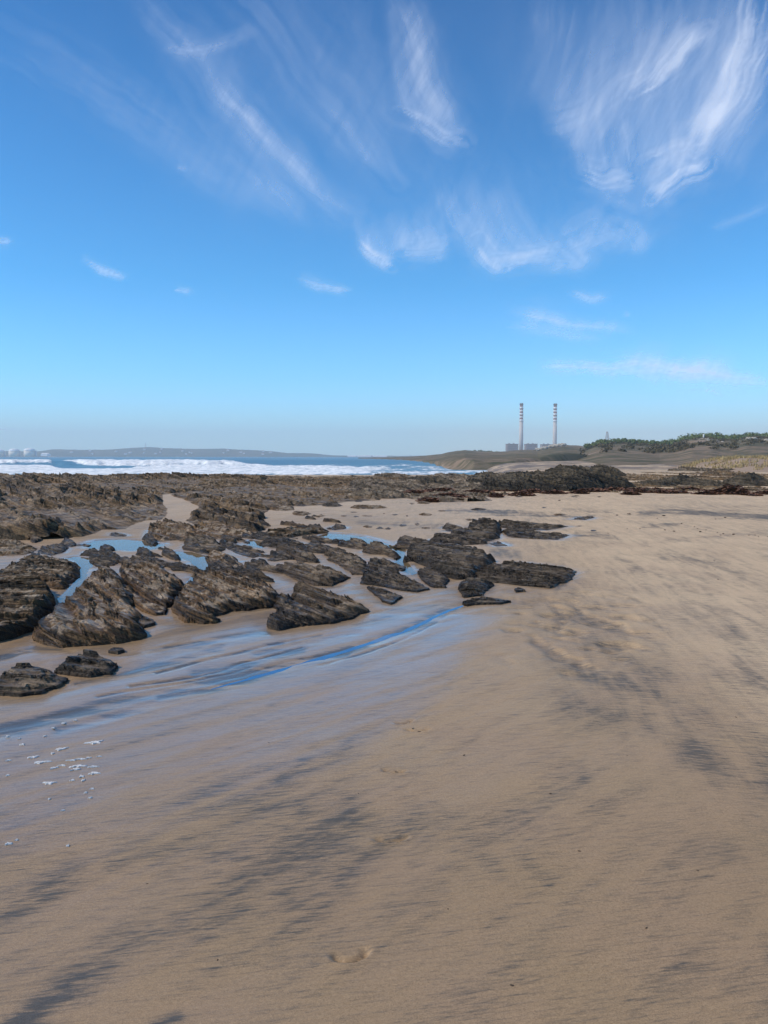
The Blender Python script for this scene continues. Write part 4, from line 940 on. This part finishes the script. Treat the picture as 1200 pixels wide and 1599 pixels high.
# dry grass bank, right
def grass_bank():
    r = np.random.RandomState(9)
    xs = np.linspace(20, 70, 160); ys = np.linspace(66, 100, 50); X, Y = np.meshgrid(xs, ys)
    def zf(X, Y): return -.3+1.75*sst(30, 38, X+(fbm(Y/6, X/6, 3, 2)-.5)*6)*sst(66, 80, Y)*sst(100, 86, Y)+.25*(fbm(X/2, Y/2, 5, 3)-.5)
    o = mesh_np('sand_bank', np.stack([X, Y, zf(X, Y)], -1).reshape(-1, 3), grid_faces(50, 160), M['headland'], {'sandy': X*0+.65}, smooth=True)
    tag(o, 'sandy bank at the right', None, None, 'structure')
    n = 26000; x = r.uniform(30, 66, n); y = r.uniform(67, 88, n); k = fbm(x/1.5, y/1.5, 7, 3) > .42; x = x[k]; y = y[k]; n = len(x)
    z = zf(x, y); k = z > .35; x = x[k]; y = y[k]; z = z[k]; n = len(x)
    h = r.uniform(.12, .40, n); a = r.uniform(0, np.pi, n); wv = .05
    lx = r.uniform(-.15, .15, n); ly = r.uniform(-.15, .15, n)
    V = np.stack([np.stack([x-wv*np.cos(a), y-wv*np.sin(a), z-.03], -1), np.stack([x+wv*np.cos(a), y+wv*np.sin(a), z-.03], -1), np.stack([x+lx, y+ly, z+h], -1)], 1).reshape(-1, 3)
    o = mesh_np('dry_grass', V, np.arange(3*n).reshape(-1, 3), M['drygrass']); tag(o, 'straw coloured dry grass on the bank at the right', 'grass', None, 'stuff')
grass_bank()

# pale rock outcrops on the slopes
def blob_rock(x, y, z, r_, seed, name, mat):
    rr = np.random.RandomState(seed); n = 12; V = []; F = []
    for i in range(1, 6):
        for j in range(n):
            ph = math.pi*i/6; a = 2*math.pi*j/n; q = rr.uniform(.75, 1.2)
            V.append((r_*q*math.sin(ph)*math.cos(a), r_*.7*q*math.sin(ph)*math.sin(a), r_*.6*q*math.cos(ph)))
    for i in range(4):
        for j in range(n): F.append((i*n+j, (i+1)*n+j, (i+1)*n+(j+1) % n, i*n+(j+1) % n))
    F.append(tuple(range(n))); F.append(tuple(4*n+j for j in range(n-1, -1, -1)))
    me = bpy.data.meshes.new(name); me.from_pydata(V, [], F); me.materials.append(M[mat])
    o = bpy.data.objects.new(name, me); C.objects.link(o); o.location = (x, y, z); return o
rp = random.Random(3)
for i in range(26):
    px = rp.gauss(1100, 14) if i < 17 else rp.gauss(1178, 10)
    D = rp.uniform(300, 350) if i < 17 else rp.uniform(290, 330)
    z = float(land_z(px, D, NH, 430, 105, 2.2))
    o = blob_rock((px-600)/1200*D, D, z+.3, rp.uniform(.5, 1.3), i, 'pale_boulder', 'paler')
    lab = ('pale cream boulder in the cluster on the slope below the dark tree belt', 'pale boulders in the larger slope cluster') if i < 17 else ('pale boulder in the small cluster near the right edge below the trees', 'pale boulders in the smaller cluster at the right')
    tag(o, lab[0], 'boulder', lab[1])
for i in range(22):
    px = 838+42*rp.random(); D = 560+rp.uniform(0, 110)
    FH = [(790,705.5),(810,704),(840,703.5),(862,699),(880,697),(905,698)]
    z = float(land_z(px, D, FH, 900, 150, 0))
    o = blob_rock((px-600)/1200*D, D, z+.9, rp.uniform(1.2, 2.6), 50+i, 'pale_boulder', 'paler')
    tag(o, 'bleached pale boulder on the hazy slope below the right chimney', 'boulder', 'pale boulders below the right chimney')
# small white marker and beach tent
x, y, z = at_dist(1099, 696.5, 360); zg = float(land_z(1099, 360, NH, 430, 105, 2.2))
mb = MB(); mb.lathe([(.34, 0), (.32, 2.1), (.42, 2.15), (.42, 2.35), (.05, 2.6)], 12)
o = mb.build('marker_post', M['white']); o.location = (x, 360, max(zg, z-1.2)-.1)
tag(o, 'small white upright marker on the dune slope below the trees', 'marker')
mb = MB(); pr = []
for i in range(9):
    a = math.pi/2*i/8; pr.append((1.0*math.cos(a)+.02, .75*math.sin(a)))
mb.lathe(pr, 16); o = mb.build('beach_tent', M['tent'], None, True); x, y, z = at_dist(973, 727.5, 120); o.location = (x, 120, z-.25); o.scale = (.55, .5, .8)
tag(o, 'tiny pale blue beach tent behind the dark ridge', 'tent')

# ------------------------------------------------------------------ power station
def chimney(px, ytop, D, label):
    x = (px-600)/1200*D; zt = (712.5-ytop)*D/1200+H_CAM
    t = empty('chimney', (x, D, 0), label, 'chimney', 'tall striped chimneys of the power station')
    r0, r1 = 6.3, 4.3
    def rad(z): return r0+(r1-r0)*z/zt
    zs = zt-27.5*D/1200
    MB().lathe([(rad(0), 0), (rad(zs*.5), zs*.5), (rad(zs), zs)], 28).build('shaft', M['concrete'], t, True)
    n = 10; bh = (zt-5-zs)/n
    for i in range(n):
        z0 = zs+i*bh; z1 = z0+bh
        MB().lathe([(rad(z0), z0), (rad(z1), z1)], 28).build('white_band' if i % 2 == 0 else 'red_band', M['white'] if i % 2 == 0 else M['redband'], t, True)
        if i % 4 == 0: MB().lathe([(rad(z0)+.1, z0-.6), (rad(z0)+1.4, z0-.6), (rad(z0)+1.4, z0+.6), (rad(z0)+.1, z0+.6)], 28).build('gallery', M['steel'], t)
    MB().lathe([(rad(zt-5)+.9, zt-5), (rad(zt)+.9, zt-1), (rad(zt)-.5, zt)], 28).build('cap', M['cap'], t)
chimney(813.3, 630.5, 2100, 'left of the two tall red and white striped chimneys, beside the larger boiler block')
chimney(865.7, 631.0, 2100, 'right of the two tall red and white striped chimneys, nearer the dune headland')
def block(px0, px1, ytop, D, depth, label):
    x0 = (px0-600)/1200*D; x1 = (px1-600)/1200*D; zt = (712.5-ytop)*D/1200+H_CAM
    t = empty('boiler_house', ((x0+x1)/2, D, 0), label, 'building'); w_ = (x1-x0)/2
    MB().box(-w_, w_, 0, depth, 0, zt).build('wall', M['cladding'], t)
    MB().box(-w_-.6, w_+.6, -.6, depth+.6, zt, zt+1.6).build('roof', M['louvre'], t)
    for k in range(3):
        MB().box(-w_*.8, w_*.8, -.25, -.01, zt-6-k*6, zt-4-k*6).build('louvre', M['louvre'], t)
    for k in (-.5, .3): MB().box(w_*k-2, w_*k+2, depth*.4, depth*.6, zt+1.6, zt+4).build('vent', M['steel'], t)
block(792, 809, 694, 2060, 30, 'left grey boiler block of the power station at the foot of the left chimney')
block(821.5, 839, 694, 2060, 30, 'middle grey boiler block of the power station between the chimneys')
block(846.5, 862, 694.6, 2130, 30, 'right low grey boiler block partly hidden behind the headland')
# lattice mast on the headland and thin mast over the far hills
def mast(px, ytop, ybot, D, wd, label, cat='mast'):
    x = (px-600)/1200*D; z0 = (712.5-ybot)*D/1200; z1 = (712.5-ytop)*D/1200; h_ = z1-z0
    mb = MB(); n = 7
    for sx in (-1, 1):
        for sy in (-1, 1): mb.bar((sx*wd, sy*wd, 0), (sx*wd*.25, sy*wd*.25, h_), wd*.10)
    for i in range(n):
        a = 1-.75*i/n; b = 1-.75*(i+1)/n; za = h_*i/n; zb = h_*(i+1)/n
        for s in (-1, 1):
            mb.bar((-wd*a, s*wd*a, za), (wd*b, s*wd*b, zb), wd*.06); mb.bar((wd*a, s*wd*a, za), (-wd*b, s*wd*b, zb), wd*.06)
            mb.bar((s*wd*a, -wd*a, za), (s*wd*b, wd*b, zb), wd*.06)
    o = mb.build('lattice_mast', M['steel']); o.location = (x, D, z0); tag(o, label, cat)
mast(947, 672, 692, 900, 2.6, 'pale lattice mast rising behind the headland right of the chimneys')
mast(229, 691, 702, 3650, 3.6, 'thin radio mast on the crest of the far hills at the left')

# ------------------------------------------------------------------ harbour tanks and buildings across the bay
def tank(px0, px1, ytop, D, label):
    x = ((px0+px1)/2-600)/1200*D; r_ = (px1-px0)/2*D/1200; zt = (712.5-ytop)*D/1200+H_CAM
    t = empty('storage_tank', (x, D, -1), label, 'storage tank', 'domed storage tanks across the bay')
    hw = zt*.74
    MB().lathe([(r_, 0), (r_, hw)], 36).build('tank_wall', M['tank'], t, True)
    pr = [(r_*1.02, hw+.05), (r_*1.02, hw+1.2)]+[(r_*math.cos(a), hw+1.2+(zt-hw)*math.sin(a)) for a in [math.pi/2*i/8 for i in range(8)]]+[(r_*.05, zt+1.2)]
    MB().lathe(pr, 36).build('dome', M['white'], t, True)
    MB().box(r_+1, r_+5, -2, 2, 0, hw*1.05).build('stair_tower', M['steel'], t)
mb = MB(); mb.box(-1400, -990, 2385, 2520, -6, -.2); mb.box(-1400, -1020, 2400, 2520, -.2, 1.5)
o = mb.build('quay', M['concrete']); tag(o, 'long low grey harbour quay under the domed tanks', 'quay')
tank(-10, 8, 701.5, 2400, 'leftmost domed storage tank, cut by the left edge')
tank(16, 31.5, 700.5, 2400, 'middle domed storage tank across the bay')
tank(39.5, 56, 699.8, 2400, 'rightmost and largest domed storage tank across the bay')
def shed(px0, px1, ytop, D, label, group=None, cat='warehouse', zb=-1, name='warehouse', roofm='white', dep=25, pitch=.15):
    x0 = (px0-600)/1200*D; x1 = (px1-600)/1200*D; zt = (712.5-ytop)*D/1200+H_CAM
    t = empty(name, ((x0+x1)/2, D, zb), label, cat, group); w_ = (x1-x0)/2; h_ = max(2.5, zt-zb); hw = h_*.75
    MB().box(-w_, w_, 0, dep, 0, hw).build('wall', M['white'], t)
    e = .4
    MB().add([(-w_-e, -e, hw), (w_+e, -e, hw), (w_+e, dep+e, hw), (-w_-e, dep+e, hw), (-w_-e, dep/2, h_), (w_+e, dep/2, h_)],
             [(3, 2, 1, 0), (0, 1, 5, 4), (2, 3, 4, 5), (1, 2, 5), (3, 0, 4)]).build('roof', M[roofm], t)
shed(65, 75, 707.5, 2400, 'small white building just right of the storage tanks')
mb = MB(); mb.box(-135, 25, 2480, 2560, -6, -.9+.6)
o = mb.build('quay', M['concrete']); tag(o, 'low grey quay carrying the three long white sheds', 'quay')
shed(543, 556, 711.2, 2500, 'left of the three long white sheds on the far shore', zb=-1)
shed(558, 580, 711.0, 2500, 'middle and longest of the white sheds on the far shore', zb=-1)
shed(582, 605, 711.2, 2500, 'right of the three long white sheds on the far shore', zb=-1)
rh = random.Random(2)
for i in range(22):
    px = rh.choice((rh.uniform(225, 300), rh.uniform(340, 430), rh.uniform(90, 220))); tt = rh.uniform(.2, .75); D = 3050+550*tt
    FHS = [(0,704),(60,705),(85,701.5),(130,702.5),(170,702),(200,700),(215,699),(235,698),(260,700),(300,701),(350,700.5),(370,702),(400,703),(430,705),(450,707.5)]
    z = float(land_z(px, D, FHS, 3600, 3050, 0)); y = 712.5-(z+5.5-H_CAM)*1200/D
    wpx = rh.uniform(1.5, 4)
    shed(px-wpx/2, px+wpx/2, y, D, 'tiny white house on the hazy hillside across the bay', 'white houses on the far hills', 'house', z-2, 'house', 'tile', 10)

# ------------------------------------------------------------------ cirrus: a thin high sheet, its thickness varies in fibres
CL = [([(180,-40),(260,40),(310,90),(370,160),(430,230),(480,280),(545,335)],20,.16,1),([(340,120),(390,185),(440,240),(520,325)],9,.22,1),
 ([(260,30),(380,180),(500,300)],65,.06,1),([(265,75),(300,82),(330,70),(390,48)],9,.22,0),([(500,300),(540,325),(580,340)],22,.10,1),
 ([(-40,40),(100,110),(200,180),(300,240),(400,300),(480,352)],30,.10,1),([(400,265),(440,310),(482,352)],14,.14,1),
 ([(610,-40),(640,60),(680,140),(718,212)],22,.26,1),([(625,172),(660,190),(690,208),(728,220)],13,.45,0),
 ([(370,-40),(450,60),(550,180),(620,280)],55,.10,1),([(560,-20),(600,150),(690,330)],60,.05,1),
 ([(985,150),(1030,120),(1060,90),(1110,40)],17,.55,0),([(1190,-20),(1165,80),(1130,160),(1095,215)],24,.52,0),([(1200,60),(1150,160),(1080,230)],22,.45,0),
 ([(1100,255),(1060,275),(1015,312)],19,.60,0),([(1010,250),(1050,230),(1090,225)],18,.25,0),([(905,272),(940,282),(985,272)],17,.45,0),([(985,265),(982,220),(975,180)],9,.25,1),
 ([(1000,-40),(990,100),(970,260)],85,.15,1),([(1190,-60),(1130,150),(1060,280)],80,.17,1),([(1210,150),(1120,260)],40,.15,1),([(860,200),(920,170),(1000,100)],36,.18,1),([(900,0),(880,100),(870,190)],50,.10,1),
 ([(1110,352),(1160,338),(1210,315)],7,.18,1),([(930,310),(1000,330),(1060,320)],40,.12,1),([(960,345),(985,370),(1008,398)],18,.20,1),
 ([(748,385),(765,405),(790,418)],13,.55,0),([(770,402),(820,402),(885,390)],17,.36,1),([(790,412),(850,415),(930,420)],10,.15,1),([(760,400),(740,340),(700,270)],40,.13,1),([(820,395),(790,320),(760,280)],40,.12,1),([(880,385),(910,360),(960,340)],30,.18,1),([(890,390),(920,375),(900,365)],8,.15,1),
 ([(562,378),(585,397),(614,412)],9,.62,0),([(590,395),(600,370),(580,340)],20,.12,1),([(632,392),(665,388),(702,378)],13,.34,0),([(660,385),(650,350)],20,.15,1),([(688,290),(705,340),(725,370)],12,.18,1),
 ([(132,406),(160,422),(196,431)],4.5,.42,0),([(272,450),(298,455)],4,.40,0),([(462,434),(500,446),(548,453)],5.5,.40,0),([(470,420),(500,440)],8,.12,1),([(276,259),(294,265)],3,.25,0),([(-10,374),(18,377)],5,.3,0),
 ([(893,455),(925,466),(948,463)],6,.34,0),([(800,488),(850,498),(930,508),(990,516)],6,.30,0),([(790,510),(860,515),(940,530)],8,.22,0),([(815,495),(900,500)],14,.12,1),([(975,490),(985,493)],3,.2,0),
 ([(845,572),(900,574),(960,578),(1030,568),(1110,582),(1210,600)],8,.62,1),([(950,568),(1050,575),(1180,585)],15,.38,1),([(990,545),(1050,545)],8,.16,1),([(1100,606),(1130,616)],4,.15,0),([(-20,669),(35,671)],2.5,.25,0),([(-20,690),(300,694)],7,.14,1)]
def build_clouds():
    el = np.radians(np.arange(0.9, 44, .11)); az = np.radians(np.arange(-42, 42, .11))
    E, A_ = np.meshgrid(el, az, indexing='ij')
    Rr = 8000/np.tan(E); X = Rr*np.sin(A_); Y = Rr*np.cos(A_)
    px, py = proj(X, Y, X*0+8000)
    n1 = fbm(px/70, py/70, 51, 4)-.5; n2 = fbm(px/70+9, py/70, 52, 4)-.5
    wx = px+26*n1; wy = py+26*n2
    dens = np.zeros(X.shape)
    for i, (pts, wd, k, fine) in enumerate(CL):
        am = min(1, wd/16)
        ux = px+(wx-px)*am; uy = py+(wy-py)*am
        if max(p[0] for p in pts) < -100: continue
        v, s, t, S = seg_field(ux, uy, pts, wd*1.9)
        m = v > .002
        ed = fbm(S/(wd*4+25)+i, t/(wd*.8+2), 40+i, 4, .6); d_ = np.abs(t)/(wd*(.25+1.6*ed))
        v = np.exp(-d_**1.5)*np.minimum(1, v*3)
        f1 = fbm(S/(wd*8+70)+i, t/(wd*.20+1.0)+ed*2, 60+i, 4, .6); f2 = fbm(S/(wd*2.5+14), t/(wd*.7+2)+i, 90+i, 4, .6)
        fib = np.clip(.30+1.7*(.55*f1+.45*f2-.28), 0, 1.3)
        sj = s+.35*(f1-.5)
        end = sst(-.05, .35, sj)*sst(1.06, .75, sj) if fine else sst(-.05, .3, sj)*sst(1.08, .8, sj)
        dens = 1-(1-dens)*(1-np.clip(k*v*fib*np.where(m, end, 0)*1.2, 0, .95))
    # fans of hair-thin fall streaks above the brighter hooks
    rf = random.Random(12)
    FANS = [((565,382),(612,412),(545,320),(630,340),7,.16),((625,392),(705,380),(590,290),(690,280),11,.13),((752,412),(940,416),(680,260),(860,320),18,.14),
     ((905,284),(986,275),(900,90),(985,40),10,.15),((1010,312),(1105,255),(1000,-40),(1200,-40),18,.11),((630,178),(728,218),(600,-40),(665,-40),9,.15),
     ((985,150),(1040,115),(1050,-30),(1130,-30),7,.14),((430,330),(550,338),(170,-40),(310,-10),12,.035),((380,330),(484,353),(-60,-10),(60,-20),9,.025),
     ((920,392),(1010,398),(890,310),(990,320),7,.11),((860,200),(930,260),(870,-30),(980,-30),8,.09),((560,260),(640,300),(360,-40),(470,-40),9,.06),((1080,225),(1120,200),(1140,-40),(1210,-40),7,.12),
     ((135,408),(196,432),(120,395),(170,415),4,.10),((850,574),(1210,600),(800,566),(1100,572),10,.16),((800,498),(985,518),(790,482),(960,500),6,.10)]
    for (ax, ay), (bx, by), (cx_, cy_), (dx_, dy_), nn, k in FANS:
        for q in range(nn):
            u = (q+rf.uniform(.1, .9))/nn; x0 = ax+(bx-ax)*u; y0 = ay+(by-ay)*u; x1 = cx_+(dx_-cx_)*u; y1 = cy_+(dy_-cy_)*u
            y0 += rf.uniform(-6, 4); ln = rf.uniform(.45, 1.0); x1 = x0+(x1-x0)*ln; y1 = y0+(y1-y0)*ln
            bow = rf.uniform(.02, .09); mx_ = (x0+x1)/2+(y1-y0)*bow; my_ = (y0+y1)/2-(x1-x0)*bow
            wd = rf.uniform(5, 15); v, s, t, S = seg_field(px+.5*(wx-px), py+.5*(wy-py), [(x0, y0), ((x0+mx_*2)/3, (y0+my_*2)/3), (mx_, my_), ((x1+mx_*2)/3, (y1+my_*2)/3), (x1, y1)], wd*(1.0))
            v = v*sst(0, .12, s)*(1-s)**.8*(.4+1.2*fbm(S/60+q, t/7, 5+q, 3))*.8
            dens = 1-(1-dens)*(1-k*rf.uniform(.5, 1.3)*v)
    # cross fibres shared by the whole sheet
    fx = fbm((px+py*.5)/12, (py-px*1.3)/150, 71, 4)
    dens = dens*(.65+.7*fx)
    veil = .010*sst(.45, .75, fbm(px/300, py/160, 33, 4))*sst(420, 100, py)*sst(0, 900, px)
    dens = np.clip(.86*dens+veil, 0, .9)
    V = np.stack([X, Y, X*0+8000], -1).reshape(-1, 3)
    a = N('cirrus'); a.t.nodes.remove(a.b)
    tr = a.n('ShaderNodeBsdfTransparent'); tl = a.n('ShaderNodeBsdfTranslucent'); df = a.n('ShaderNodeBsdfDiffuse')
    for q in (tl, df): q.inputs[0].default_value = (.95, .96, .97, 1)
    ad = a.n('ShaderNodeAddShader'); a.l(tl.outputs[0], ad.inputs[0]); a.l(df.outputs[0], ad.inputs[1])
    mx = a.n('ShaderNodeMixShader'); a.l(a.attr('thickness'), mx.inputs[0]); a.l(tr.outputs[0], mx.inputs[1]); a.l(ad.outputs[0], mx.inputs[2])
    a.l(mx.outputs[0], a.out.inputs[0])
    n, m = X.shape
    D2 = dens.reshape(n, m); keep = (np.maximum.reduce([D2[:-1, :-1], D2[1:, :-1], D2[:-1, 1:], D2[1:, 1:]]) > .002).ravel()
    V, F, at = compact(V, grid_faces(n, m)[keep], {'thickness': dens})
    o = mesh_np('cirrus_clouds', V, F, a.m, at, smooth=True)
    tag(o, 'thin wispy white cirrus streaks across the blue sky', 'clouds', None, 'stuff')
build_clouds()

# ------------------------------------------------------------------ haze
mb = MB(); mb.box(-8600, 8600, -700, 8200, -8, 262)
a = N('haze'); a.t.nodes.remove(a.b)
pv = a.n('ShaderNodeVolumePrincipled'); pv.inputs['Density'].default_value = 2.5e-4; pv.inputs['Color'].default_value = (.88, .95, 1, 1)
pv.inputs['Anisotropy'].default_value = 0.0
a.l(pv.outputs[0], a.out.inputs['Volume'])
o = mb.build('haze', a.m); tag(o, 'pale blue sea haze over the bay', 'haze', None, 'stuff')
